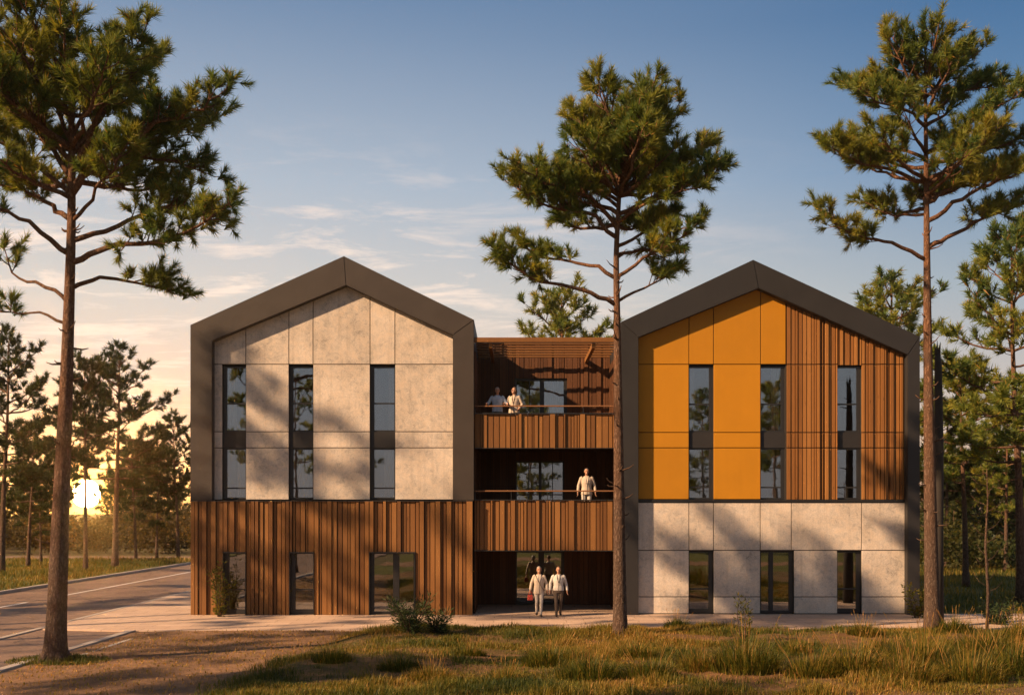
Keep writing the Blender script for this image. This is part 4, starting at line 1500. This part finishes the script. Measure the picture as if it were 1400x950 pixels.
def tussock(px, py, h, w, label, seed, tone0=0.45, group='long grass tufts on the lawn'):
    Y = ground_Y(py)
    X0 = FX(px, Y)
    z0 = float(lawn_h(np.array([X0]), np.array([Y]))[0])
    r = np.random.default_rng(seed)
    o = thing('grass_tuft', label, 'grass', (X0, Y, z0), 0, group)
    n = int(260 + 520 * w)
    a = r.uniform(0, 6.28, n)
    q_ = np.sqrt(r.random(n)) * w * 0.5
    P = np.stack([np.cos(a) * q_, np.sin(a) * q_ * 0.8, np.full(n, -0.03)], 1)
    az = a + r.normal(0, 0.7, n)
    L = h * r.uniform(0.40, 1.15, n) * (1 - 0.45 * (q_ / (w * 0.5)) ** 2)
    me = blades_mesh('grass_tuft', P, az, np.clip(0.15 + 0.65 * q_ / (w * 0.5) + r.normal(0, 0.15, n), 0.02, 1.0), L, r.uniform(0.010, 0.022, n),
                     np.clip(tone0 + r.normal(0, 0.17, n), 0, 1))
    link('blades', me, M['grass'], o)
    # flowering stalks
    sb = MB()
    for _ in range(int(6 + 8 * w)):
        aa = r.uniform(0, 6.28)
        rr = r.uniform(0, w * 0.3)
        hh = h * r.uniform(0.9, 1.35)
        p = (math.cos(aa) * rr, math.sin(aa) * rr, 0)
        e = (p[0] * 1.9 + r.uniform(-0.08, 0.08), p[1] * 1.9, hh)
        sb.tube([p, ((p[0] + e[0]) * 0.47, (p[1] + e[1]) * 0.47, hh * 0.6), e], [0.004, 0.004, 0.003], 3, r.uniform(0.75, 1.0))
        sb.tube([e, (e[0] * 1.08, e[1] * 1.08, hh + 0.09)], [0.008, 0.003], 4, r.uniform(0.7, 1.0))
    link('seed_stalks', sb.mesh('seed_stalks'), M['grass'], o)
    return o


TUS = [
    (1020, 935, 0.85, 1.5, 'large grass tuft at the bottom edge of the lawn below the upright weed', 0.42),
    (1166, 938, 0.80, 1.5, 'large golden grass tuft at the bottom edge, right of the middle of the ochre wing', 0.55),
    (1262, 924, 0.85, 1.9, 'widest grass tuft, standing in front of the corner pine', 0.48),
    (1348, 905, 0.80, 1.7, 'grass tuft around the foot of the thin dead sapling', 0.45),
    (1385, 930, 0.75, 1.5, 'grass tuft at the right edge of the lawn', 0.40),
    (750, 918, 0.55, 1.2, 'grass tuft left of the slender middle pine, below the walking couple', 0.42),
    (806, 938, 0.60, 1.4, 'low grass tuft at the bottom edge, left of the slender middle pine', 0.35),
    (546, 925, 0.40, 1.0, 'low green grass tuft in front of the two dark shrubs', 0.30),
    (926, 868, 0.42, 0.8, 'small grass tuft by the pavement right of the slender middle pine', 0.22),
    (1210, 905, 0.50, 1.0, 'small grass tuft between the golden tuft and the widest tuft', 0.5),
    (868, 915, 0.45, 1.0, 'grass tuft just right of the foot of the slender middle pine', 0.45),
    (1085, 902, 0.40, 0.9, 'small grass tuft in the middle of the right lawn', 0.5),
    (1305, 872, 0.55, 1.0, 'grass tuft right beside the foot of the corner pine', 0.4),
    (455, 920, 0.35, 0.9, 'low grass tuft near the gravel edge of the lawn', 0.35),
    (640, 905, 0.35, 0.9, 'low grass tuft in the lawn right of the two dark shrubs', 0.45),
    (690, 940, 0.38, 1.0, 'low grass tuft at the bottom edge in the middle of the picture', 0.55),
    (1240, 945, 0.70, 1.4, 'tall grass tuft at the bottom edge under the corner pine', 0.6),
    (1325, 940, 0.75, 1.5, 'tall grass tuft at the bottom edge below the thin dead sapling', 0.52),
    (1395, 885, 0.75, 1.2, 'tall grass tuft at the right edge beside the pale weed', 0.5),
    (1110, 942, 0.55, 1.2, 'grass tuft at the bottom edge left of the large golden tuft', 0.5),
    (960, 930, 0.50, 1.1, 'grass tuft at the bottom edge left of the large tuft below the upright weed', 0.6),
    (1180, 880, 0.45, 0.9, 'small grass tuft near the pavement in front of the right wing', 0.5),
    (890, 940, 0.50, 1.2, 'low grass tuft at the bottom edge right of the slender middle pine', 0.4),
    (590, 940, 0.40, 1.0, 'low golden grass tuft at the bottom edge below the dark shrubs', 0.6),
]
for i, (px, py, h, w, lab, t0) in enumerate(TUS):
    tussock(px, py, h, w, lab, 300 + i, t0)
# grass ring at the foot of the left pine
r = np.random.default_rng(9)
o = thing('grass_tuft', 'flat ring of green grass round the foot of the left foreground pine', 'grass', (FX(75, 24.9), 24.9, 0.03), 0)
n = 2600
a = r.uniform(0, 6.28, n)
q_ = r.uniform(0.25, 1.25, n)
P = np.stack([np.cos(a) * q_ + 0.1, np.sin(a) * q_ * 0.7, np.full(n, 0.0)], 1)
link('blades', blades_mesh('grass_tuft', P, r.uniform(0, 6.28, n), r.uniform(0.2, 0.9, n), r.uniform(0.06, 0.22, n) * (1.35 - q_ * 0.7), r.uniform(0.010, 0.02, n), np.clip(r.normal(0.35, 0.15, n), 0, 1)), M['grass'], o)


def leafy(name, label, cat, loc, seed, stems, h, spread, leaf, nleaf, mat, group=None, lw_=0.35):
    """bush or tall weed: woody stems and many small leaves"""
    r = np.random.default_rng(seed)
    o = thing(name, label, cat, loc, 0, group)
    sb, C, D = MB(), [], []
    for s_ in range(stems):
        a = r.uniform(0, 6.28)
        d = np.array([math.cos(a) * spread, math.sin(a) * spread, h]) * r.uniform(0.65, 1.05)
        p0 = np.array([math.cos(a) * 0.05, math.sin(a) * 0.05, -0.05])
        m = p0 + d * 0.5 + r.normal(0, 0.04, 3) * h
        e = p0 + d + r.normal(0, 0.05, 3) * h
        sb.tube([tuple(p0), tuple(m), tuple(e)], [0.012 + 0.006 * h, 0.010, 0.004], 4, r.random())
        for k in range(nleaf):
            t = r.uniform(0.08, 1.0)
            p = p0 + (m - p0) * (2 * t) if t < 0.5 else m + (e - m) * (2 * t - 1)
            od = norm(r.normal(0, 1, 3) * np.array([1, 1, 0.5]) + d * 0.25 / h)
            C.append(p + od * r.uniform(0.03, 0.16) * (0.5 + spread))
            D.append(norm(od + np.array([0, 0, 0.35])))
    C, D = np.array(C), np.array(D)
    n = len(C)
    Ln = leaf * r.uniform(0.6, 1.2, (n, 1))
    s2 = norm(np.cross(D, norm(r.normal(size=(n, 3))))) * leaf * lw_ * 0.5
    V = np.stack([C, C + D * Ln * 0.5 + s2, C + D * Ln, C + D * Ln * 0.5 - s2], 1).reshape(-1, 3)
    b = np.arange(n)[:, None] * 4
    T = np.concatenate([b + np.array([[0, 1, 2]]), b + np.array([[0, 2, 3]])], 1).reshape(-1, 3)
    tone = np.clip(r.normal(0.45, 0.24, n), 0, 1)
    link('leaves', np_mesh('leaves', V, T, np.repeat(tone, 2)), M[mat], o)
    link('stems', sb.mesh('stems'), M['bark'], o)
    return o


def on_lawn(px, py):
    Y = ground_Y(py)
    X0 = FX(px, Y)
    return (X0, Y, float(lawn_h(np.array([X0]), np.array([Y]))[0]))


leafy('shrub', 'dark green shrub by the double door of the left wing, larger of the pair', 'shrub', on_lawn(563, 880), 1, 30, 0.98, 0.60, 0.20, 44, 'shrub', 'dark shrubs by the pavement', 0.13)
leafy('shrub', 'dark green shrub by the left wing, smaller and right of the pair', 'shrub', on_lawn(598, 876), 2, 20, 0.78, 0.40, 0.18, 40, 'shrub', 'dark shrubs by the pavement', 0.13)
leafy('young_bush', 'slender golden-leaved young bush in front of the left narrow ground-floor window', 'bush', (FX(300, 35.4), 35.4, 0.045), 3, 9, 1.80, 0.30, 0.13, 80, 'leaf_gold', None, 0.4)
leafy('young_bush', 'light green young bush at the right house corner beside the corner pine', 'bush', (FX(1253, 35.0), 35.0, 0.045), 4, 9, 1.30, 0.38, 0.13, 70, 'leaf_gold', None, 0.4)
leafy('tall_weed', 'single upright weed spike on the lawn in front of the right wing', 'weed', on_lawn(1016, 888), 5, 4, 1.20, 0.07, 0.13, 60, 'leaf_gold', None, 0.25)
leafy('shrub', 'low green shrub on the grass right of the corner pine', 'shrub', (FX(1365, 33.0), 33.0, 0.0), 6, 18, 0.8, 0.5, 0.12, 60, 'shrub', None, 0.3)
leafy('tall_weed', 'thin weed with pale leaves at the right edge of the lawn', 'weed', on_lawn(1392, 880), 7, 5, 1.1, 0.2, 0.12, 40, 'leaf_gold', None, 0.3)

# thin dead sapling and the charred broken trunk at the house corner
sp = thing('sapling', 'thin leafless sapling with a forked tip at the right of the lawn', 'tree', (FX(1349, 30.0), 30.0, 0.1))
tb = MB()
h = FZ(640, 30.0) - 0.1
tb.tube([(0, 0, -0.2), (0.04, 0, 1.2), (-0.03, 0.02, 2.6), (0.03, 0, h * 0.8), (0.0, 0, h)], [0.05, 0.042, 0.034, 0.022, 0.008], 7)
r = np.random.default_rng(4)
for k in range(20):
    z = h * (0.25 + 0.75 * k / 20)
    a = k * 2.4
    l = r.uniform(0.18, 0.5)
    tb.tube([(0, 0, z), (math.cos(a) * l * 0.6, math.sin(a) * l * 0.6, z + 0.12), (math.cos(a) * l, math.sin(a) * l, z + 0.32)], [0.012, 0.008, 0.004], 4)
link('trunk', tb.mesh('sapling_trunk'), M['bark'], sp, True)
dt = thing('dead_trunk', 'dark broken tree trunk standing right behind the corner pine', 'tree', (FX(1281, 32.2), 32.2, 0.0))
tb = MB()
h = FZ(478, 32.2)
tb.tube([(0, 0, -0.2), (0.02, 0, h * 0.3), (0.06, 0, h * 0.65), (0.04, 0, h - 0.5), (0.02, 0, h)], [0.21, 0.17, 0.14, 0.11, 0.07], 12)
for k in range(5):
    a = k * 1.3
    tb.tube([(0.02 + 0.05 * math.cos(a), 0.05 * math.sin(a), h - 0.15), (0.02 + 0.09 * math.cos(a), 0.09 * math.sin(a), h + r.uniform(0.05, 0.32))], [0.04, 0.006], 4)
for k in range(14):
    z = r.uniform(2.5, h - 0.5)
    a = r.uniform(0, 6.28)
    l = r.uniform(0.15, 0.4)
    tb.tube([(0.04, 0, z), (0.04 + math.cos(a) * l, math.sin(a) * l, z + 0.08)], [0.03, 0.008], 4)
M['char'] = mat_plain('charred_bark', (0.022, 0.018, 0.015), 0.9, var=0.4, scale=9)
link('trunk', tb.mesh('dead_trunk'), M['char'], dt, True)

# scrub under the far pines, and the far-off wood that reads as one mass
rng = np.random.default_rng(15)


def far_mass(name, label, spots, k, leaf, mat):
    V, Tn = [], []
    for (x, y, h, w) in spots:
        c = norm(rng.normal(size=(k, 3))) * rng.random((k, 1)) ** 0.45
        c *= np.array([w, w, h * 0.5])
        c += np.array([x, y, h * 0.52])
        c += rng.normal(0, 0.12 * h, (k, 3)) * np.array([1, 1, 0.6])
        c[:, 2] = np.abs(c[:, 2])
        d1 = norm(rng.normal(size=(k, 3)))
        d2 = norm(np.cross(d1, rng.normal(size=(k, 3))))
        s_ = leaf * rng.uniform(0.5, 1.2, (k, 1))
        V.append(np.stack([c - d2 * s_ * 0.4, c + d2 * s_ * 0.4, c + d1 * s_], 1).reshape(-1, 3))
        Tn.append(np.clip(rng.random() * 0.6 + rng.random(k) * 0.4, 0, 1))
    V = np.concatenate(V)
    me = np_mesh(name, V, np.arange(len(V)).reshape(-1, 3), np.concatenate(Tn))
    return tag(link(name, me, mat), label, None, None, 'stuff')


sp_l = []
for _ in range(230):
    y = rng.uniform(88, 165)
    x = FX(rng.uniform(-120, 330), y)
    sp_l.append((x, y, rng.uniform(1.2, 3.4) if 0 < x / y * 1400 + 700 < 160 else rng.uniform(1.6, 5.6), rng.uniform(0.8, 2.2)))
far_mass('far_wood', 'golden scrub and young growth in the far wood under the sun', sp_l, 420, 0.30, M['scrub'])
sp_r = []
for _ in range(150):
    y = rng.uniform(62, 150)
    x = FX(rng.uniform(1240, 1480), y)
    sp_r.append((x, y, rng.uniform(1.4, 4.4), rng.uniform(1.2, 2.6)))
far_mass('far_wood', 'dark green scrub in the wood right of the building', sp_r, 420, 0.28, M['needle_dark_shaded'])

# ------------------------------------------------------------------ people
M['skin'] = mat_plain('skin', (0.38, 0.20, 0.13), 0.5, var=0.06)
M['hair_grey'] = mat_plain('grey_hair', (0.24, 0.22, 0.20), 0.6, var=0.2, scale=40)
M['hair_brown'] = mat_plain('brown_hair', (0.10, 0.06, 0.035), 0.6, var=0.25, scale=40)
M['cloth_cream'] = mat_plain('cream_cloth', (0.44, 0.37, 0.30), 0.85, var=0.07, scale=9)
M['cloth_blue'] = mat_plain('pale_blue_cloth', (0.36, 0.42, 0.52), 0.85, var=0.07, scale=9)
M['cloth_white'] = mat_plain('white_cloth', (0.47, 0.45, 0.42), 0.85, var=0.05, scale=9)
M['cloth_dark'] = mat_plain('dark_cloth', (0.045, 0.042, 0.042), 0.85, var=0.2, scale=9)
M['cloth_brown'] = mat_plain('brown_trousers', (0.075, 0.055, 0.042), 0.85, var=0.2, scale=9)
M['cloth_jeans'] = mat_plain('navy_trousers', (0.05, 0.06, 0.085), 0.85, var=0.2, scale=9)
M['cloth_pale'] = mat_plain('pale_trousers', (0.48, 0.44, 0.40), 0.85, var=0.07, scale=9)
M['leather_red'] = mat_plain('red_leather', (0.30, 0.035, 0.025), 0.5, var=0.15)
M['leather'] = mat_plain('dark_leather', (0.05, 0.032, 0.024), 0.5, var=0.15)
M['eye'] = mat_plain('eye_dark', (0.03, 0.022, 0.018), 0.3, var=0.05)


def fuse(mb, voxel, smooth_it=6):
    """one continuous surface from overlapping forms"""
    me = mb.mesh('form')
    o = bpy.data.objects.new('form', me)
    COL.objects.link(o)
    m = o.modifiers.new('remesh', 'REMESH')
    m.mode = 'VOXEL'
    m.voxel_size = voxel
    m.use_smooth_shade = True
    if smooth_it:
        s_ = o.modifiers.new('smooth', 'SMOOTH')
        s_.iterations = smooth_it
        s_.factor = 0.5
    dg = bpy.context.evaluated_depsgraph_get()
    dg.update()
    out = bpy.data.meshes.new_from_object(o.evaluated_get(dg))
    bpy.data.objects.remove(o)
    bpy.data.meshes.remove(me)
    return out


def person(label, loc, rz, H, pose, top, top_mat, bottom_mat, hair_mat, shoe_mat, group=None, turn=0.0, woman=False):
    """faces -Y at rz = 0; +x is the picture's right. pose: elbows, wrists, knees, ankles as ('L' = picture left)"""
    o = thing('person', label, 'person', loc, rz, group)
    s = H / 1.75
    V = lambda p: tuple(c * s for c in p)
    sw = 0.185 if woman else 0.205
    hw = 0.095
    body, jac, tro, sho = MB(), MB(), MB(), MB()
    hipz, shz = 0.93, 1.43
    # torso, neck, head
    sc_ = lambda rings: [tuple(c * s for c in r_) for r_ in rings]
    body.loft(sc_([(0, 0, 0.86, 0.13, 0.10), (0, 0, 0.95, 0.155, 0.105), (0, 0, 1.10, 0.13, 0.095), (0, -0.005, 1.28, 0.155, 0.11), (0, 0, 1.40, 0.15, 0.09), (0, 0.005, 1.46, 0.07, 0.06), (0, 0, 1.50, 0.052, 0.055), (0, -0.012, 1.58, 0.05, 0.055)]))
    tw = turn
    hd = lambda p: (p[0] * math.cos(tw) - p[1] * math.sin(tw), p[0] * math.sin(tw) + p[1] * math.cos(tw), p[2])
    hc = (0, -0.02, 1.64)
    hl = lambda p: tuple(a * s for a in (hd(p)[0] + hc[0], hd(p)[1] + hc[1], p[2] + hc[2]))
    body.ball(hl((0, 0.008, 0.015)), (0.076 * s, 0.094 * s, 0.105 * s), 16, 12)
    body.ball(hl((0, -0.028, -0.058)), (0.052 * s, 0.058 * s, 0.058 * s), 14, 10)
    body.tube([hl((0, -0.088, 0.018)), hl((0, -0.112, -0.020)), hl((0, -0.092, -0.030))], [0.009 * s, 0.016 * s, 0.014 * s], 8)
    body.ball(hl((0, -0.084, -0.060)), (0.024 * s, 0.012 * s, 0.010 * s), 8, 6)
    for e in (-1, 1):
        body.ball(hl((0.077 * e, 0.012, -0.008)), (0.012 * s, 0.022 * s, 0.032 * s), 8, 6)
        body.tube([hl((0.014 * e, -0.088, 0.034)), hl((0.050 * e, -0.076, 0.032))], [0.010 * s, 0.009 * s], 6)
    # arms and hands
    for e, k in ((-1, 'L'), (1, 'R')):
        sh = (sw * e * 0.93, 0.0, shz - 0.02)
        el, wr = pose['elbow' + k], pose['wrist' + k]
        body.tube([V(sh), V(el), V(wr)], [0.050 * s, 0.040 * s, 0.027 * s], 10)
        jac.tube([V((sw * e * 0.70, 0, shz + 0.005)), V(sh), V(tuple((a + b) / 2 for a, b in zip(sh, el))), V(el), V(tuple(a * 0.5 + b * 0.5 for a, b in zip(el, wr))), V(tuple(a * 0.06 + b * 0.94 for a, b in zip(el, wr)))],
                 [0.058 * s, 0.060 * s, 0.058 * s, 0.054 * s, 0.050 * s, 0.044 * s], 12)
        jac.ball(V((sh[0] * 0.96, 0, sh[2] - 0.012)), 0.062 * s, 12, 8)
        d = Vector([b - a for a, b in zip(el, wr)]).normalized()
        w = Vector(wr)
        hdirs = pose.get('hand' + k)
        fd = Vector(hdirs).normalized() if hdirs else d
        flat = Vector((0, 1, 0)) if abs(fd.y) < 0.8 else Vector((1, 0, 0))
        sidev = fd.cross(Vector((1, 0, 0)) if abs(fd.x) < 0.7 else Vector((0, 0, 1))).normalized()
        nv = fd.cross(sidev).normalized()
        pc = w + fd * 0.045
        body.tube([V(w - d * 0.01), V(w + fd * 0.03), V(w + fd * 0.085)], [(0.024 * s, 0.022 * s), (0.036 * s, 0.018 * s), (0.037 * s, 0.015 * s)], 10)
        for fi, (off, ln) in enumerate(((-0.030, 0.068), (-0.010, 0.080), (0.010, 0.074), (0.029, 0.058))):
            b0 = w + fd * 0.075 + sidev * off
            b1 = b0 + fd * ln * 0.55 + nv * (-e * 0.012)
            b2 = b1 + fd * ln * 0.40 + nv * (-e * 0.028)
            body.tube([V(b0), V(b1), V(b2)], [0.0095 * s, 0.0085 * s, 0.007 * s], 6)
        t0 = w + fd * 0.025 - sidev * 0.03
        t1 = t0 + fd * 0.035 - sidev * 0.030
        t2 = t1 + fd * 0.032 - sidev * 0.006
        body.tube([V(t0), V(t1), V(t2)], [0.012 * s, 0.0105 * s, 0.008 * s], 6)
    # legs
    for e, k in ((-1, 'L'), (1, 'R')):
        hip = (hw * e, 0.0, hipz - 0.03)
        kn, an = pose['knee' + k], pose['ankle' + k]
        body.tube([V(hip), V(kn), V(an)], [0.075 * s, 0.050 * s, 0.033 * s], 10)
        fz = an[2] - 0.075
        mid = tuple((a + b) / 2 for a, b in zip(hip, kn))
        cal = (kn[0] * 0.6 + an[0] * 0.4, kn[1] * 0.6 + an[1] * 0.4 + 0.012, kn[2] * 0.6 + an[2] * 0.4)
        r_ = pose.get('leg', 1.0)
        tro.tube([V((hip[0] * 0.9, 0, hipz + 0.03)), V(hip), V(mid), V(kn), V(cal), V((an[0], an[1] + 0.005, an[2] - 0.02))],
                 [0.095 * s, 0.097 * s, 0.083 * s * r_, 0.066 * s * r_, 0.062 * s * r_, 0.052 * s * r_], 12)
        tip = pose.get('tip' + k, 0.0)
        body.tube([V(an), V((an[0], an[1] - 0.02, fz + 0.04)), V((an[0], an[1] - 0.14, fz + 0.03))], [0.034 * s, 0.034 * s, 0.022 * s], 8)
        sho.tube([V((an[0], an[1] + 0.060, fz + 0.045 + tip)), V((an[0], an[1] + 0.02, fz + 0.042 + tip)), V((an[0] + 0.008 * e, an[1] - 0.08, fz + 0.038)), V((an[0] + 0.012 * e, an[1] - 0.155, fz + 0.030)), V((an[0] + 0.012 * e, an[1] - 0.195, fz + 0.026))],
                 [0.028 * s, (0.044 * s, 0.042 * s), (0.047 * s, 0.038 * s), (0.045 * s, 0.030 * s), (0.026 * s, 0.020 * s)], 10)
    # garments
    hem = top['hem']
    flare = top.get('flare', 0.0)
    jac.loft(sc_([(0, 0, hem, 0.195 + flare, 0.135 + flare * 0.7), (0, 0, hem + 0.12, 0.185 + flare * 0.6, 0.13 + flare * 0.4), (0, -0.003, 1.10, 0.168, 0.122), (0, -0.006, 1.26, 0.186, 0.134), (0, 0, 1.37, sw * 0.98, 0.116), (0, 0.003, 1.425, sw * 0.80, 0.098), (0, 0.004, 1.455, sw * 0.55, 0.082), (0, 0.006, 1.485, 0.082, 0.070)]), 20)
    tro.loft(sc_([(0, 0, 0.80, 0.06, 0.07), (0, 0, 0.85, 0.165, 0.118), (0, 0, 0.95, 0.170, 0.120), (0, 0, 1.06, 0.150, 0.112)]), 18)
    bm_ = fuse(body, 0.0075 * s, 4)
    link('body', bm_, M['skin'], o, True)
    jo = link('jacket' if top.get('jacket') else 'shirt', fuse(jac, 0.010 * s, 5), top_mat, o, True)
    link('trousers', fuse(tro, 0.010 * s, 5), bottom_mat, o, True)
    link('shoes', fuse(sho, 0.008 * s, 3), shoe_mat, o, True)
    # open front: darker strip of shirt, lapels, buttons
    fr = MB()
    zc = 1.475
    for e in (-1, 1):
        pts = [(0.055 * e, -0.058, zc), (0.040 * e, -0.128, 1.34), (0.008 * e, -0.146, 1.20)]
        fr.tube([V(p) for p in pts], [0.013 * s, 0.014 * s, 0.007 * s], 6)
    fr.tube([V((0.0, -0.141, 1.21)), V((0.0, -0.131, 1.10)), V((0.0, -0.138 - flare * 0.5, hem + 0.01))], [0.006 * s] * 3, 5)
    link('collar', fr.mesh('collar'), top.get('trim', M['cloth_dark']), o, True)
    # hair
    hr = MB()
    hr.ball(hl((0, 0.020, 0.035)), (0.083 * s, 0.093 * s, 0.094 * s), 16, 12)
    if woman:
        hr.ball(hl((0, 0.045, -0.030)), (0.080 * s, 0.060 * s, 0.085 * s), 14, 10)
    hm_ = hr.mesh('hair')
    b_ = bmesh.new()
    b_.from_mesh(hm_)
    for v in b_.verts:                             # open the hair at the face
        q_ = Vector((v.co.x / s - hc[0], v.co.y / s - hc[1], v.co.z / s - hc[2]))
        lx = q_.x * math.cos(-tw) - q_.y * math.sin(-tw)
        ly = q_.x * math.sin(-tw) + q_.y * math.cos(-tw)
        if ly < -0.02 and q_.z < 0.075:
            f_ = min(1.0, (0.075 - q_.z) / 0.03) * min(1.0, (-0.02 - ly) / 0.02)
            back = 0.07 * f_
            v.co.x += back * s * (-math.sin(tw)) * 1.0
            v.co.y += back * s * math.cos(tw)
    b_.to_mesh(hm_)
    b_.free()
    link('hair', hm_, hair_mat, o, True)
    ey = MB()
    for e in (-1, 1):
        ey.ball(hl((0.030 * e, -0.082, 0.012)), (0.012 * s, 0.008 * s, 0.008 * s), 8, 6)
    link('eyes', ey.mesh('eyes'), M['eye'], o, True)
    return o, s


STAND = dict(elbowL=(-0.27, 0.03, 1.14), wristL=(-0.29, -0.04, 0.90), elbowR=(0.27, 0.03, 1.14), wristR=(0.29, -0.04, 0.90),
             handL=(0.02, -0.1, -1), handR=(-0.02, -0.1, -1),
             kneeL=(-0.10, -0.02, 0.50), ankleL=(-0.11, 0.02, 0.085), kneeR=(0.10, -0.02, 0.50), ankleR=(0.11, 0.02, 0.085))


def pose(**kw):
    d = dict(STAND)
    d.update(kw)
    return d


# pair on the upper balcony, hands at the rail
GP = 'people on the balconies'
rail2 = FZ(555, 36.2) - ZF2
person('grey-haired person in pale blue shirt at the upper balcony rail, left of the pair', (FX(680, 36.62), 36.62, ZF2), 0.0, 1.80,
       pose(elbowL=(-0.33, -0.02, 1.17), wristL=(-0.35, -0.31, rail2 + 0.07), handL=(0.05, -1, -0.25), elbowR=(0.32, -0.02, 1.17), wristR=(0.34, -0.31, rail2 + 0.07), handR=(-0.05, -1, -0.25)),
       dict(hem=0.90, trim=M['cloth_blue']), M['cloth_blue'], M['cloth_dark'], M['hair_grey'], M['leather'], GP, 0.15)
person('person in cream jacket at the upper balcony rail, right of the pair', (FX(703, 36.62), 36.62, ZF2), -0.25, 1.80,
       pose(elbowL=(-0.30, -0.04, 1.16), wristL=(-0.27, -0.30, rail2 + 0.08), handL=(0.15, -1, -0.25), elbowR=(0.28, 0.03, 1.15), wristR=(0.22, -0.18, 1.0), handR=(-0.5, -0.6, -0.6)),
       dict(hem=0.86, jacket=True, trim=M['cloth_brown'], flare=0.01), M['cloth_cream'], M['cloth_jeans'], M['hair_brown'], M['leather'], GP, -0.75, True)
person('person in a long cream jacket standing alone on the lower balcony', (FX(802, 36.75), 36.75, ZF1), 0.0, 1.80,
       pose(elbowL=(-0.28, 0.03, 1.15), wristL=(-0.31, -0.06, 0.91), elbowR=(0.28, 0.03, 1.15), wristR=(0.31, -0.05, 0.91)),
       dict(hem=0.84, jacket=True, trim=M['cloth_pale'], flare=0.012), M['cloth_cream'], M['cloth_pale'], M['hair_grey'], M['leather'], GP, 0.05)
# the couple walking out of the entrance
GW = 'couple walking out of the entrance'
zp = 0.045
wl_, s = person('walking person in a cream coat and pale trousers carrying a red handbag', (FX(737, 35.5), 35.5, zp), 0.0, 1.72,
       pose(elbowL=(-0.27, 0.04, 1.15), wristL=(-0.31, -0.02, 0.92), handL=(-0.05, -0.1, -1), elbowR=(0.26, 0.03, 1.15), wristR=(0.29, -0.10, 0.91),
            kneeL=(-0.085, 0.01, 0.50), ankleL=(-0.075, 0.20, 0.115), kneeR=(0.075, -0.12, 0.50), ankleR=(0.06, -0.10, 0.085), tipL=0.03, leg=0.9),
       dict(hem=0.80, jacket=True, trim=M['cloth_pale'], flare=0.0), M['cloth_cream'], M['cloth_pale'], M['hair_grey'], M['leather'], GW, 0.1, True)
st = MB()
st.tube([tuple(c * s for c in p) for p in ((-0.13, -0.055, 1.475), (-0.06, -0.150, 1.30), (0.04, -0.150, 1.12), (0.13, -0.135, 0.98), (0.19, -0.05, 0.90))], [(0.014, 0.006)] * 5, 6)
link('shoulder_strap', st.mesh('shoulder_strap'), M['leather'], wl_, True)
bag = thing('handbag', 'small red handbag hanging from the left hand of the walking person in cream', 'bag', (FX(737, 35.5) - 0.315 * s, 35.5 - 0.04, zp + 0.56))
b = MB()
b.prism([(-0.10, 0.0), (0.10, 0.0), (0.085, 0.19), (-0.085, 0.19)], -0.045, 0.045)
link('pouch', b.mesh('pouch'), M['leather_red'], bag, False, 0.012)
b = MB()
b.tube([(-0.06, 0, 0.185), (-0.045, 0, 0.27), (0, 0, 0.305), (0.045, 0, 0.27), (0.06, 0, 0.185)], 0.010, 6)
link('handle', b.mesh('handle'), M['leather_red'], bag, True)
person('walking person in a white jacket and dark brown trousers, right of the couple', (FX(763.5, 35.45), 35.45, zp), 0.0, 1.72,
       pose(elbowL=(-0.28, 0.05, 1.15), wristL=(-0.30, -0.06, 0.91), elbowR=(0.27, 0.05, 1.15), wristR=(0.31, 0.0, 0.90),
            kneeL=(-0.085, -0.10, 0.50), ankleL=(-0.075, -0.08, 0.085), kneeR=(0.08, 0.0, 0.50), ankleR=(0.07, 0.16, 0.11), tipR=0.03, leg=0.92),
       dict(hem=0.92, jacket=True, trim=M['cloth_dark'], flare=0.004), M['cloth_white'], M['cloth_brown'], M['hair_brown'], M['leather'], GW, -0.1)

# ------------------------------------------------------------------ evening haze
hz = MB()
hz.box(-475, 475, -475, 475, -1.1, 24.0)
hm, hq = new_mat('evening_haze')
vol = hq.n('ShaderNodeVolumePrincipled')
vol.inputs['Color'].default_value = (1.0, 0.76, 0.48, 1)
vol.inputs['Density'].default_value = 0.0005
vol.inputs['Anisotropy'].default_value = 0.88
ho = hq.n('ShaderNodeOutputMaterial')
hq.t.links.new(vol.outputs[0], ho.inputs['Volume'])
tag(hz.build('haze', hm), 'thin warm evening haze hanging over the whole place', None, None, 'stuff')
